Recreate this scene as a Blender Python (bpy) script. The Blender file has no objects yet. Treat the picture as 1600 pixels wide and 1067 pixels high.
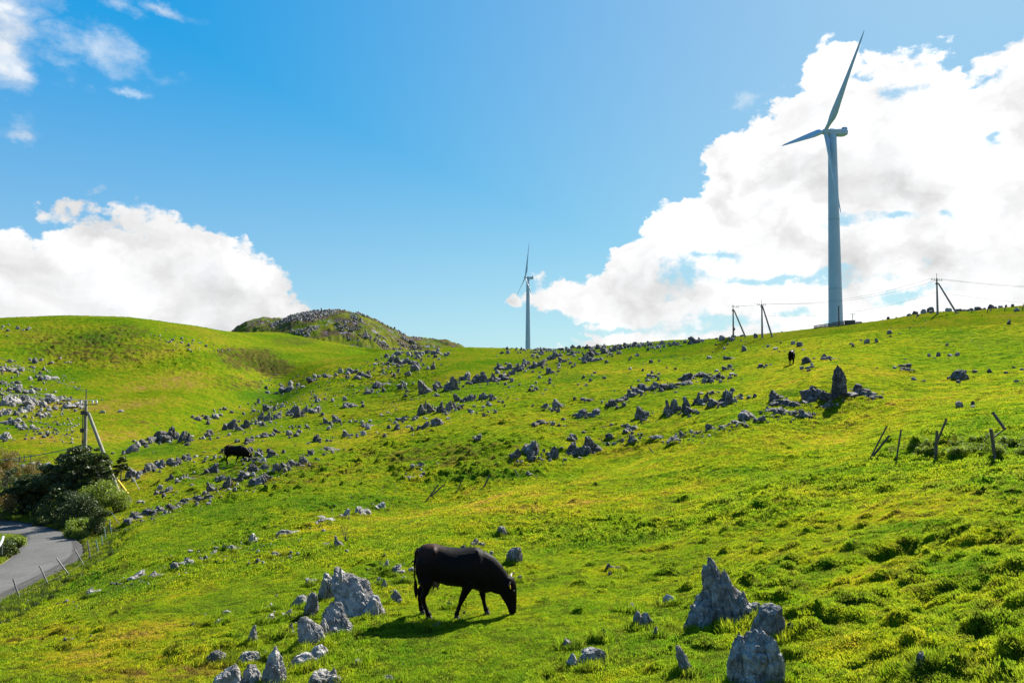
import bpy, bmesh, math, random
import numpy as np
from mathutils import Vector, Matrix, noise as mnoise
from math import radians as R, sin, cos, pi

random.seed(7)
scene = bpy.context.scene
COL = scene.collection

NAZ, NR1, NR2, NR3 = 1150, 420, 520, 400
SKY_TINT = (0.62, 0.93, 1.12)
SKY_STRENGTH = 0.12
CLOUD_STRENGTH = 0.352
GRASS = 1.0

# ------------------------------------------------------------------ camera
F = 1600 * 24 / 36.0
PITCH = math.atan(42 / F)
cam_d = bpy.data.cameras.new('camera')
cam = bpy.data.objects.new('camera', cam_d)
COL.objects.link(cam)
cam_d.sensor_width = 36
cam_d.lens = 24
cam_d.clip_start = 0.1
cam_d.clip_end = 20000
cam.location = (0, 0, 0)
cam.rotation_euler = (R(90) + PITCH, 0, 0)
scene.camera = cam

# ------------------------------------------------------------------ light
SUN_EL, SUN_AZ = R(38), R(37)          # azimuth measured from +Y towards +X
EXPOSURE = 1.5
scene.view_settings.view_transform = 'Standard'
scene.view_settings.look = 'None'
scene.view_settings.gamma = 1.0
scene.view_settings.exposure = EXPOSURE
sd = bpy.data.lights.new('sun', 'SUN')
sd.energy = 5.0
sd.angle = R(0.5)
sd.color = (1.0, 0.95, 0.86)
sun = bpy.data.objects.new('sun', sd)
COL.objects.link(sun)
sdir = Vector((sin(SUN_AZ) * cos(SUN_EL), cos(SUN_AZ) * cos(SUN_EL), sin(SUN_EL)))
sun.rotation_euler = (-sdir).to_track_quat('-Z', 'Y').to_euler()
sun.location = (60, 40, 60)


class NT:
    """small helper that chains shader nodes"""
    def __init__(self, tree):
        self.t = tree
        tree.nodes.clear()

    def n(self, typ, **kw):
        nd = self.t.nodes.new(typ)
        for k, v in kw.items():
            setattr(nd, k, v)
        return nd

    def put(self, sock, val):
        if isinstance(val, bpy.types.NodeSocket):
            self.t.links.new(val, sock)
        elif val is not None:
            sock.default_value = val

    def math(self, op, a, b=None, c=None, clamp=False):
        nd = self.n('ShaderNodeMath', operation=op, use_clamp=clamp)
        self.put(nd.inputs[0], a)
        self.put(nd.inputs[1], b)
        self.put(nd.inputs[2], c)
        return nd.outputs[0]

    def vmath(self, op, a, b=None, out=0):
        nd = self.n('ShaderNodeVectorMath', operation=op)
        self.put(nd.inputs[0], a)
        if op == 'SCALE':
            self.put(nd.inputs['Scale'], b)
        else:
            self.put(nd.inputs[1], b)
        return nd.outputs[out]

    def noise(self, vec, scale, detail=4, rough=0.55, dist=0.0, col=False, dim='3D'):
        nd = self.n('ShaderNodeTexNoise', noise_dimensions=dim)
        self.put(nd.inputs['Vector'], vec)
        nd.inputs['Scale'].default_value = scale
        nd.inputs['Detail'].default_value = detail
        nd.inputs['Roughness'].default_value = rough
        nd.inputs['Distortion'].default_value = dist
        return nd.outputs['Color' if col else 'Fac']

    def smooth(self, val, a, b, lo=0.0, hi=1.0):
        nd = self.n('ShaderNodeMapRange', interpolation_type='SMOOTHSTEP')
        self.put(nd.inputs[0], val)
        for i, v in ((1, a), (2, b), (3, lo), (4, hi)):
            self.put(nd.inputs[i], v)
        return nd.outputs[0]

    def mix(self, fac, a, b, mode='MIX'):
        nd = self.n('ShaderNodeMix', data_type='RGBA', blend_type=mode)
        self.put(nd.inputs[0], fac)
        for i, v in ((6, a), (7, b)):
            if isinstance(v, tuple) and len(v) == 3:
                v = (*v, 1)
            self.put(nd.inputs[i], v)
        return nd.outputs[2]

    def ramp(self, fac, stops):
        nd = self.n('ShaderNodeValToRGB')
        self.put(nd.inputs[0], fac)
        cr = nd.color_ramp
        while len(cr.elements) < len(stops):
            cr.elements.new(0.5)
        for e, (p, c) in zip(cr.elements, stops):
            e.position = p
            e.color = (*c, 1) if len(c) == 3 else c
        return nd.outputs[0]

    def curve(self, val, pts):
        nd = self.n('ShaderNodeFloatCurve')
        self.put(nd.inputs['Value'], val)
        c = nd.mapping.curves[0]
        while len(c.points) < len(pts):
            c.points.new(0.5, 0.5)
        for p, q in zip(c.points, pts):
            p.location = q
            p.handle_type = 'AUTO'
        nd.mapping.update()
        return nd.outputs[0]


def px_dir(u, v):
    """direction in the world through photo pixel (u, v)"""
    cx, cy = (u - 800) / F, -(v - 533.5) / F
    y = cos(PITCH) - cy * sin(PITCH)
    z = sin(PITCH) + cy * cos(PITCH)
    return cx, y, z


def px_ae(u, v):
    """azimuth, tangent of elevation"""
    x, y, z = px_dir(u, v)
    return math.atan2(x, y), z / math.hypot(x, y)
# ------------------------------------------------------------------ world: sky and clouds
world = bpy.data.worlds.new('World')
scene.world = world
world.use_nodes = True
w = NT(world.node_tree)
sky = w.n('ShaderNodeTexSky', sky_type='NISHITA', sun_disc=False)
sky.sun_elevation = SUN_EL
sky.sun_rotation = SUN_AZ
sky.altitude = 1400
sky.air_density = 1.0
sky.dust_density = 0.6
sky.ozone_density = 2.5
geo = w.n('ShaderNodeTexCoord')
sep = w.n('ShaderNodeSeparateXYZ')
w.t.links.new(geo.outputs['Generated'], sep.inputs[0])
X, Y, Z = sep.outputs
hor = w.math('SQRT', w.math('ADD', w.math('MULTIPLY', X, X), w.math('MULTIPLY', Y, Y)))
hor = w.math('MAXIMUM', hor, 0.02)
AZ = w.math('ARCTAN2', X, Y)
EL = w.math('MINIMUM', w.math('DIVIDE', Z, hor), 6.0)
comb = w.n('ShaderNodeCombineXYZ')
w.put(comb.inputs[0], AZ)
w.put(comb.inputs[1], w.math('MULTIPLY', EL, 1.25))
P0 = comb.outputs[0]
# ragged coordinates for the cloud edges
warp = w.noise(P0, 5.5, 7, 0.62, col=True)
wv = w.vmath('SCALE', w.vmath('SUBTRACT', warp, (0.5, 0.5, 0.5)), 0.16)
P1 = w.vmath('ADD', P0, wv)
s1 = w.n('ShaderNodeSeparateXYZ')
w.put(s1.inputs[0], P1)
A1, E1 = s1.outputs[0], w.math('DIVIDE', s1.outputs[1], 1.25)
bil = w.n('ShaderNodeTexVoronoi', feature='SMOOTH_F1')
w.put(bil.inputs['Vector'], P1)
bil.inputs['Scale'].default_value = 13
bil.inputs['Smoothness'].default_value = 0.35
puff = w.math('SUBTRACT', 0.42, bil.outputs['Distance'])
fine = w.math('SUBTRACT', w.noise(P0, 26, 6, 0.6), 0.5)
bil2 = w.n('ShaderNodeTexVoronoi', feature='SMOOTH_F1')
w.put(bil2.inputs['Vector'], P1)
bil2.inputs['Scale'].default_value = 34
bil2.inputs['Smoothness'].default_value = 0.3
puff2 = w.math('SUBTRACT', 0.42, bil2.outputs['Distance'])


def top_curve(pts, lo=-0.9, hi=0.9):
    """cloud top (tangent of elevation) as a function of azimuth, from photo pixels"""
    q = []
    for u, v in pts:
        a, e = px_ae(u, v)
        q.append(((a - lo) / (hi - lo), (e + 0.5) / 1.5))
    q = [(0, q[0][1])] + q + [(1, q[-1][1])]
    val = w.math('DIVIDE', w.math('SUBTRACT', A1, lo), hi - lo, clamp=True)
    c = w.curve(val, q)
    return w.math('SUBTRACT', w.math('MULTIPLY', c, 1.5), 0.5)


def blob(u, v, ru, rv, rot=0.0):
    a, e = px_ae(u, v)
    k = math.cos(a)
    da = w.math('DIVIDE', w.math('SUBTRACT', A1, a), ru / F * k * k)
    de = w.math('DIVIDE', w.math('SUBTRACT', E1, e), rv / F * k)
    if rot:
        da2 = w.math('ADD', w.math('MULTIPLY', da, cos(rot)), w.math('MULTIPLY', de, sin(rot)))
        de = w.math('SUBTRACT', w.math('MULTIPLY', de, cos(rot)), w.math('MULTIPLY', da, sin(rot)))
        da = da2
    r2 = w.math('ADD', w.math('MULTIPLY', da, da), w.math('MULTIPLY', de, de))
    return w.math('SUBTRACT', 1.0, w.math('SQRT', r2))


topL = top_curve([(-500, 330), (-200, 300), (0, 326), (60, 322), (105, 308), (145, 300), (190, 312), (240, 322), (285, 318),
                  (330, 336), (372, 366), (425, 396), (472, 430), (512, 474), (545, 520), (600, 575), (720, 650), (1600, 700)])
dL = w.math('DIVIDE', w.math('SUBTRACT', topL, E1), 0.05)
topR = top_curve([(500, 640), (800, 560), (880, 520), (930, 455), (952, 385), (985, 318), (1040, 292), (1085, 262), (1120, 195), (1180, 145),
                  (1225, 118), (1262, 60), (1300, 62), (1350, 72), (1400, 52), (1480, 62), (1530, 72), (1600, 55), (1900, 20), (2300, -80)])
dR = w.math('DIVIDE', w.math('SUBTRACT', topR, E1), 0.05)
gaps = None
for g in ((1405, 160, 44, 20), (1385, 346, 58, 15), (1475, 342, 28, 11), (1115, 403, 52, 11), (1060, 440, 22, 34),
          (1225, 433, 150, 8), (1558, 225, 18, 20), (1415, 452, 66, 11), (930, 508, 110, 7), (1110, 512, 90, 12), (1230, 488, 60, 9)):
    b = blob(*g)
    gaps = b if gaps is None else w.math('MAXIMUM', gaps, b)
gaps = w.math('MAXIMUM', gaps, -0.8)
dR = w.math('MINIMUM', dR, 1.8)
low = None
for g in ((900, 468, 110, 34), (1000, 455, 60, 32), (925, 532, 70, 18), (800, 468, 30, 16), (1120, 462, 110, 22), (1010, 500, 140, 14),
          (30, 195, 46, 34), (-30, 40, 130, 130)):
    b = blob(*g)
    low = b if low is None else w.math('MAXIMUM', low, b)
low = w.math('MULTIPLY', low, 1.6)
dens = w.math('MAXIMUM', w.math('MAXIMUM', w.math('MINIMUM', dL, 1.8), dR), w.math('MINIMUM', low, 1.2))
shape = w.math('ADD', dens, w.math('ADD', w.math('ADD', w.math('MULTIPLY', puff, 1.5), w.math('MULTIPLY', puff2, 0.9)), w.math('MULTIPLY', fine, 1.5)))
softm = w.math('MULTIPLY', w.smooth(AZ, -0.30, -0.42), w.smooth(EL, 0.20, 0.30))
cover = w.smooth(shape, w.math('MULTIPLY', softm, -0.25), w.math('ADD', 0.38, w.math('MULTIPLY', softm, 1.6)))
gapm = w.math('MULTIPLY', w.smooth(w.math('ADD', gaps, w.math('MULTIPLY', fine, 3.2)), -0.25, 0.75), 0.88)
cover = w.math('MULTIPLY', cover, w.math('SUBTRACT', 1.0, gapm))
wisp = None
for g in ((140, 80, 130, 26, -0.45), (255, 12, 45, 14), (200, 132, 30, 10), (190, 20, 40, 20), (480, 478, 40, 16), (1165, 152, 34, 10)):
    b = blob(*g)
    wisp = b if wisp is None else w.math('MAXIMUM', wisp, b)
wisp = w.math('MULTIPLY', w.smooth(w.math('ADD', wisp, w.math('MULTIPLY', fine, 2.4)), -0.2, 1.6), 0.62)
cover = w.math('MAXIMUM', cover, wisp)
# cloud body: brighter rim, softly grey masses inside
nA = w.noise(P1, 4.2, 5, 0.55)
nB = w.noise(w.vmath('ADD', P1, (0.03, 0.035, 0.0)), 4.2, 5, 0.55)
emb = w.math('ADD', w.math('MULTIPLY', w.math('SUBTRACT', nA, nB), 1.5), w.math('MULTIPLY', w.math('ADD', w.math('MULTIPLY', puff, 0.35), w.math('MULTIPLY', puff2, 0.22)), w.smooth(shape, 0.2, 1.5)))
deep = w.smooth(w.math('ADD', shape, w.math('MULTIPLY', w.math('SUBTRACT', nA, 0.5), 2.6)), 1.2, 3.4)
right = w.smooth(AZ, -0.1, 0.35)
grey = w.math('MULTIPLY', deep, w.math('SUBTRACT', 0.24, w.math('MULTIPLY', right, 0.10)))
bright = w.math('SUBTRACT', w.math('ADD', 1.0, emb), grey)
bright = w.math('MULTIPLY', bright, w.math('ADD', 0.94, w.math('MULTIPLY', right, 0.14)))
ccol = w.mix(deep, (1.0, 1.0, 1.0), (0.93, 0.96, 1.0))
# sky colour: the camera's tone response flattens the blue and lifts the horizon
ssp = w.n('ShaderNodeSeparateColor')
w.put(ssp.inputs[0], sky.outputs[0])
wst = w.smooth(AZ, -0.70, 0.45)
lowf = w.smooth(EL, 0.55, 0.05)
kr = w.math('ADD', 0.03, w.math('MULTIPLY', w.math('MAXIMUM', wst, lowf), 0.85))
cr_ = w.math('MULTIPLY', w.math('MULTIPLY', w.math('POWER', w.math('MULTIPLY', ssp.outputs[0], 0.062), 0.55), 0.40), kr)
cg_ = w.math('MULTIPLY', w.math('MULTIPLY', w.math('POWER', w.math('MULTIPLY', ssp.outputs[1], 0.10), 0.44), 0.392), w.math('ADD', 0.78, w.math('MULTIPLY', kr, 0.22)))
cb_ = w.math('MULTIPLY', w.math('POWER', w.math('MULTIPLY', ssp.outputs[2], 0.12), 0.15), 0.395)
cmb = w.n('ShaderNodeCombineColor')
for i_, c_ in enumerate((cr_, cg_, cb_)):
    w.put(cmb.inputs[i_], w.math('DIVIDE', w.math('MULTIPLY', c_, 0.785), SKY_STRENGTH))
bg1 = w.n('ShaderNodeBackground')
w.put(bg1.inputs[0], cmb.outputs[0])
bg1.inputs[1].default_value = SKY_STRENGTH
bg2 = w.n('ShaderNodeBackground')
w.put(bg2.inputs[0], ccol)
w.put(bg2.inputs[1], w.math('MULTIPLY', bright, CLOUD_STRENGTH))
mx = w.n('ShaderNodeMixShader')
w.put(mx.inputs[0], cover)
w.t.links.new(bg1.outputs[0], mx.inputs[1])
w.t.links.new(bg2.outputs[0], mx.inputs[2])
wo = w.n('ShaderNodeOutputWorld')
w.t.links.new(mx.outputs[0], wo.inputs[0])
# ------------------------------------------------------------------ terrain
CTRL = {
    1900: [(9, 1050), (14, 860), (20, 760), (27, 690), (40, 610), (70, 540), (110, 490), (150, 465), (200, 470), (400, 560), (900, 620)],
    1600: [(6, 1290), (9, 1067), (12, 940), (18, 812), (26, 720), (35, 660), (60, 590), (90, 538), (120, 505), (150, 482), (185, 480), (260, 520), (800, 620)],
    1450: [(9.3, 1067), (12.5, 955), (19, 820), (27, 728), (37, 668), (60, 598), (90, 545), (120, 514), (146, 491), (160, 489), (220, 540), (800, 620)],
    1300: [(6.5, 1330), (10, 1067), (13, 960), (20, 830), (30, 733), (40, 690), (50, 640), (52, 618), (70, 568), (100, 538), (145, 512), (165, 510), (230, 540), (800, 620)],
    1170: [(10, 1067), (13.5, 965), (20, 850), (29, 760), (38, 702), (46, 658), (56, 630), (80, 585), (110, 552), (145, 526), (165, 525), (240, 560), (800, 620)],
    1050: [(10, 1067), (14, 965), (20, 870), (28, 790), (38, 722), (43, 693), (50, 676), (60, 642), (80, 598), (120, 560), (155, 534), (175, 532), (260, 560), (800, 620)],
    925: [(10.3, 1067), (14, 968), (20, 880), (28, 802), (36, 747), (42, 722), (50, 700), (62, 660), (90, 600), (130, 562), (180, 543), (200, 542), (300, 570), (800, 620)],
    800: [(7, 1340), (10.5, 1067), (14, 970), (20, 890), (28, 815), (35, 757), (42, 735), (52, 690), (80, 632), (120, 586), (180, 556), (225, 545), (250, 545), (330, 556), (600, 580), (1000, 620)],
    700: [(10.8, 1067), (14.5, 970), (21, 885), (29, 808), (35, 782), (43, 755), (55, 700), (80, 645), (125, 590), (200, 552), (240, 543), (300, 552), (460, 560), (1000, 620)],
    600: [(11, 1067), (15, 970), (22, 880), (32, 803), (38, 782), (46, 755), (60, 703), (90, 650), (140, 598), (220, 562), (300, 546), (400, 550), (900, 600)],
    500: [(11.5, 1067), (15.5, 970), (23, 880), (33, 810), (45, 763), (60, 712), (85, 668), (125, 620), (170, 588), (240, 566), (330, 540), (420, 530), (600, 545), (900, 600)],
    430: [(12, 1067), (16, 970), (24, 880), (34, 815), (45, 768), (60, 718), (82, 675), (118, 632), (150, 605), (168, 598), (200, 586), (255, 562), (320, 535), (400, 520), (480, 522), (900, 600)],
    330: [(12.5, 1067), (17, 975), (25, 893), (34, 832), (45, 785), (60, 738), (80, 690), (100, 662), (118, 645), (145, 620), (190, 575), (240, 540), (290, 516), (330, 514), (450, 530), (900, 600)],
    200: [(8.5, 1330), (13, 1067), (18, 985), (25, 917), (35, 850), (46, 806), (60, 756), (75, 718), (92, 698), (112, 672), (150, 618), (200, 555), (240, 518), (280, 497), (310, 497), (450, 540), (900, 600)],
    100: [(13.5, 1067), (19, 1000), (27, 935), (36, 880), (43, 842), (52, 815), (62, 780), (78, 735), (100, 695), (150, 622), (200, 560), (240, 522), (285, 494), (310, 494), (450, 540), (900, 600)],
    0: [(14, 1067), (20, 1010), (28, 950), (34, 908), (42, 862), (52, 815), (62, 788), (80, 742), (105, 695), (150, 624), (200, 562), (250, 515), (290, 498), (320, 498), (450, 540), (900, 600)],
    -300: [(14, 1120), (22, 1020), (32, 930), (45, 860), (60, 800), (80, 745), (110, 680), (150, 615), (200, 555), (250, 520), (290, 505), (450, 540), (900, 600)],
}
KT = 4.0
pts, vals = [], []
for u, prof in CTRL.items():
    for r, v in prof:
        a, e = px_ae(u, v)
        pts.append((a * KT, math.log(r)))
        vals.append(e * r / (r + 6.0))
for a in (-170, -120, -75, 75, 120, 170):           # the land beside and behind the camera
    for r, z in ((2, -5.2), (8, -5.0 + 1.2 * math.copysign(1, a) * min(1, 90 / abs(a))), (30, -5 + 4 * math.copysign(1, a)), (120, 4 * math.copysign(1, a)), (500, -5), (1000, -20)):
        pts.append((R(a) * KT, math.log(r)))
        vals.append(z / (r + 6.0))
for u in (-200, 200, 600, 1000, 1400, 1800):
    a, _ = px_ae(u, 600)
    pts.append((a * KT, math.log(3.0)))
    vals.append(-5.1 / 9.0)
pts = np.array(pts)
vals = np.array(vals)


def tps(d2):
    return 0.5 * d2 * np.log(d2 + 1e-12)


_d2 = ((pts[:, None, :] - pts[None, :, :]) ** 2).sum(-1)
_n = len(pts)
_A = np.zeros((_n + 3, _n + 3))
_A[:_n, :_n] = tps(_d2) + np.eye(_n) * 2e-4
_A[:_n, _n] = 1
_A[:_n, _n + 1:] = pts
_A[_n:, :_n] = _A[:_n, _n:].T
_W = np.linalg.solve(_A, np.concatenate([vals, np.zeros(3)]))


def base_h(az, lr):
    """smooth ground height at azimuth az and log distance lr (arrays)"""
    sh = az.shape
    x = az.ravel() * KT
    y = lr.ravel()
    out = np.full(x.shape, _W[_n]) + _W[_n + 1] * x + _W[_n + 2] * y
    for i in range(_n):
        out += _W[i] * tps((x - pts[i, 0]) ** 2 + (y - pts[i, 1]) ** 2)
    r = np.exp(y)
    return (out * (r + 6.0)).reshape(sh)


_perm = np.random.RandomState(11).permutation(4096)
_perm = np.concatenate([_perm, _perm])
_ang = np.random.RandomState(12).rand(4096) * 2 * np.pi
_gx, _gy = np.cos(_ang), np.sin(_ang)


def perlin(x, y, seed=0):
    x = x + seed * 37.17
    y = y + seed * 91.73
    xi = np.floor(x).astype(np.int64)
    yi = np.floor(y).astype(np.int64)
    xf, yf = x - xi, y - yi
    u = xf * xf * xf * (xf * (xf * 6 - 15) + 10)
    v = yf * yf * yf * (yf * (yf * 6 - 15) + 10)

    def g(ix, iy, fx, fy):
        h = _perm[(_perm[ix & 4095] + iy) & 4095]
        return _gx[h] * fx + _gy[h] * fy
    a = g(xi, yi, xf, yf)
    b = g(xi + 1, yi, xf - 1, yf)
    c = g(xi, yi + 1, xf, yf - 1)
    d = g(xi + 1, yi + 1, xf - 1, yf - 1)
    return ((a + (b - a) * u) + ((c + (d - c) * u) - (a + (b - a) * u)) * v) * 1.5


def fbm(x, y, o=4, seed=0, gain=0.5):
    s, amp = 0, 1.0
    for i in range(o):
        s = s + amp * perlin(x, y, seed + i)
        x, y, amp = x * 2.03 + 5.1, y * 2.03 - 3.3, amp * gain
    return s


def sstep(x, a, b):
    t = np.clip((x - a) / (b - a), 0, 1)
    return t * t * (3 - 2 * t)


# grid: azimuth columns fine in front, coarse behind; rows even in log distance
AZG = np.concatenate([np.linspace(-pi, -1.0, 50, endpoint=False), np.linspace(-1.0, -0.70, 40, endpoint=False),
                      np.linspace(-0.70, 0.70, NAZ, endpoint=False), np.linspace(0.70, 1.0, 40, endpoint=False), np.linspace(1.0, pi, 51)])
LRG = np.concatenate([np.linspace(math.log(1.2), math.log(7.5), 60, endpoint=False),
                      np.linspace(math.log(7.5), math.log(22), NR1, endpoint=False),
                      np.linspace(math.log(22), math.log(100), NR2, endpoint=False),
                      np.linspace(math.log(100), math.log(700), NR3, endpoint=False),
                      np.linspace(math.log(700), math.log(6000), 40)])
_ca, _cl = AZG[::4], LRG[::4]
if _ca[-1] != AZG[-1]:
    _ca = np.append(_ca, AZG[-1])
if _cl[-1] != LRG[-1]:
    _cl = np.append(_cl, LRG[-1])
_HB = base_h(*np.meshgrid(_ca, _cl, indexing='ij'))
# join the two sides behind the camera
_wb = sstep(np.abs(_ca), 2.3, pi)[:, None]
_back = 0.5 * (_HB[0] + _HB[-1])[None, :]
_HB = _HB * (1 - _wb) + _back * _wb
_HB[:, :] = np.where(_cl[None, :] > math.log(1000), _HB - (np.exp(_cl[None, :]) - 1000) * 0.03, _HB)


def upsample(M, xa, ya, xb, yb):
    T = np.empty((len(xb), M.shape[1]))
    for j in range(M.shape[1]):
        T[:, j] = np.interp(xb, xa, M[:, j])
    O = np.empty((len(xb), len(yb)))
    for i in range(len(xb)):
        O[i] = np.interp(yb, ya, T[i])
    return O


HG = upsample(_HB, _ca, _cl, AZG, LRG)
AA, LL = np.meshgrid(AZG, LRG, indexing='ij')
RR = np.exp(LL)
XX, YY = RR * np.sin(AA), RR * np.cos(AA)
# photo column under each azimuth, used to shape the far hills
UU = 800 + F * np.tan(np.clip(AA, -1.2, 1.2))


def hill_mesh_height(prof, rc, wnear, wfar, seed, rough):
    us = np.array([p[0] for p in prof], float)
    vs = np.array([p[1] for p in prof], float)
    e = np.array([px_ae(u_, v_)[1] for u_, v_ in prof])
    top = np.interp(UU, us, e) * rc
    t = np.where(RR < rc, (rc - RR) / wnear, (RR - rc) / wfar)
    n = fbm(XX / 30, YY / 30, 5, seed, 0.6) * rough
    return top - (t ** 2) * 60 + n * np.clip(t, 0, 1) - 0.0


hill1 = hill_mesh_height([(330, 585), (360, 560), (400, 514), (430, 505), (455, 495), (480, 490), (530, 487), (562, 491), (590, 502), (615, 516), (640, 528), (670, 530),
                          (700, 533), (722, 541), (770, 575), (900, 680)], 470, 130, 140, 3, 3.0)
hill2 = hill_mesh_height([(250, 640), (330, 545), (362, 517), (385, 502), (408, 497), (435, 498), (470, 505), (560, 540), (700, 640)], 640, 130, 160, 5, 3.0)
HILLMASK = (np.maximum(hill1, hill2) > HG) & (RR > 320) & (np.abs(AA) < 1.0)
HG = np.where((RR > 250) & (np.abs(AA) < 1.0), np.maximum(HG, np.maximum(hill1, hill2)), HG)


def interp_grid(G, az, lr):
    i = np.clip(np.searchsorted(AZG, az) - 1, 0, len(AZG) - 2)
    j = np.clip(np.searchsorted(LRG, lr) - 1, 0, len(LRG) - 2)
    fx = (az - AZG[i]) / (AZG[i + 1] - AZG[i])
    fy = np.clip((lr - LRG[j]) / (LRG[j + 1] - LRG[j]), 0, 1)
    return (G[i, j] * (1 - fx) * (1 - fy) + G[i + 1, j] * fx * (1 - fy) + G[i, j + 1] * (1 - fx) * fy + G[i + 1, j + 1] * fx * fy)


def ground_z(x, y):
    x, y = np.asarray(x, float), np.asarray(y, float)
    return interp_grid(HG, np.arctan2(x, y), 0.5 * np.log(x * x + y * y + 1e-9))


_LS = np.linspace(math.log(5), math.log(900), 5000)


def hit(u, v, rmin=5.0):
    """point where the sight line through photo pixel (u, v) meets the ground"""
    a, e = px_ae(u, v)
    h = interp_grid(HG, np.full(_LS.shape, a), _LS)
    r = np.exp(_LS)
    ok = np.nonzero((e * r < h) & (r > rmin))[0]
    if len(ok) == 0:
        k = np.argmin(e - h / r)
    else:
        k = ok[0]
    r = r[k]
    return Vector((r * sin(a), r * cos(a), float(h[k])))
# ------------------------------------------------------------------ road: centre line from the photo, then flatten the ground under it
_near = [(-240, 1005, 1), (-120, 985, 1), (0, 941, 1), (40, 918, 1), (90, 893, 1), (122, 874, 1), (136, 858, 1), (131, 842, 1), (106, 831, 1), (60, 822, 1), (25, 815, 1), (-10, 811, 1), (-60, 806, 1), (-130, 800, 1)]


def resample(P, n):
    P = np.array(P, float)
    d = np.concatenate([[0], np.cumsum(np.linalg.norm(np.diff(P, axis=0), axis=1))])
    t = np.linspace(0, d[-1], n)
    return np.stack([np.interp(t, d, P[:, k]) for k in range(P.shape[1])], 1)


def smooth_line(P, it):
    P = P.copy()
    for _ in range(it):
        P[1:-1] = 0.25 * P[:-2] + 0.5 * P[1:-1] + 0.25 * P[2:]
    return P


_outer = smooth_line(resample([hit(u, v)[:] for u, v, _ in _near], 90), 14)
_inner = smooth_line(resample([(-20.8, 15.5, -7.2), (-21.0, 20, -7.8), (-21.7, 26, -8.4)] + [hit(u, v)[:] for u, v in ((0, 885), (12, 875), (24, 862), (35, 850), (39, 843), (37, 838), (28, 835.5), (10, 832))] + [(-31.2, 38.9, -9.2), (-35, 39.6, -9.2), (-39, 40.6, -9.2)], 90), 3)
# pair every outer point with the inner one across the road, moving steadily along
_pi = [int(np.linalg.norm(_inner[:, :2] - q, axis=1).argmin()) for q in _outer[:, :2]]
_pi = np.maximum.accumulate(np.array(_pi))
_pi = np.convolve(np.pad(_pi, 5, mode='edge').astype(float), np.ones(11) / 11, 'valid')
_inn = np.stack([np.interp(_pi, np.arange(90), _inner[:, k]) for k in range(3)], 1)
ROAD_MID = 0.5 * (_outer + _inn)
_half = 0.5 * np.linalg.norm(_outer[:, :2] - _inn[:, :2], axis=1)
_lat = (_outer - _inn)[:, :2]
_lat /= np.linalg.norm(_lat, axis=1)[:, None]
ROAD_MID[:, 2] = smooth_line(ROAD_MID, 30)[:, 2]
_sel = (RR > 15) & (RR < 110) & (AA > -1.15) & (AA < -0.45)
_ix = np.nonzero(_sel)
_px = np.stack([XX[_ix], YY[_ix]], 1)
_best = np.full(len(_px), 1e9)
_bz = np.zeros(len(_px))
_bh = np.ones(len(_px))
_RM = resample(np.concatenate([ROAD_MID, _half[:, None]], 1), 260)
for q in _RM:
    d = np.hypot(_px[:, 0] - q[0], _px[:, 1] - q[1])
    m = d < _best
    _best[m] = d[m]
    _bz[m] = q[2]
    _bh[m] = q[3]
ROADW = np.zeros(HG.shape)
_k = 1 - sstep(_best, _bh * 1.0 + 0.25, _bh + 2.6)
ROADW[_ix] = _k
_hz = HG[_ix]
HG[_ix] = _hz * (1 - _k) + (_bz - 0.10) * _k

# the gully between the left hill and the rocky slope, and the fold behind it
for path, depth, width in (([(150, 700), (220, 684), (300, 655), (350, 634), (395, 612), (425, 596), (436, 586), (425, 572), (395, 560), (350, 548)], 4.2, 8.0),
                           ([(480, 560), (560, 548), (640, 546)], 2.0, 9.0), ([(200, 600), (290, 590), (360, 600)], 1.2, 9.0), ([(60, 560), (140, 565), (220, 560)], 1.5, 10.0),
                           ([(560, 790), (640, 781), (700, 767), (760, 748), (820, 736), (900, 719), (980, 700), (1050, 686)], 0.85, 3.2)):
    L_ = resample([hit(u, v)[:2] for u, v in path], 60)
    ms = (RR > 60) & (RR < 330) & (AA < 0) & (AA > -0.75) if width > 4 else (RR > 25) & (RR < 65) & (AA < 0.3) & (AA > -0.35)
    ix = np.nonzero(ms)
    x_, y_ = XX[ix], YY[ix]
    dm = np.full(x_.shape, 1e9)
    for k_, q in enumerate(L_):
        dm = np.minimum(dm, np.hypot(x_ - q[0], (y_ - q[1]) * 0.6) + (6 - 6 * min(1, k_ / 8, (59 - k_) / 8)))
    HG[ix] -= depth * np.exp(-(dm / width) ** 2)

# ------------------------------------------------------------------ hummocks, tussocks and hollows in the ground
VV_e = HG / np.maximum(RR * np.cos(AA), 1e-3)
_c, _s = cos(PITCH), sin(PITCH)
_yz = VV_e                                   # z / y
VV = 533.5 - F * (_yz * _c - _s) / (_c + _yz * _s)
UP = 800 + F * np.tan(np.clip(AA, -1.2, 1.2)) / (_c + _yz * _s)
FRONT = (np.abs(AA) < 1.1)


def patch(lst, soft=0.6):
    m = np.zeros(HG.shape)
    for u, v, ru, rv, s in lst:
        d = ((UP - u) / ru) ** 2 + ((VV - v) / rv) ** 2
        m = np.maximum(m, s * (1 - sstep(np.sqrt(d), 1 - soft, 1 + soft * 0.5)))
    return m * FRONT


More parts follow.
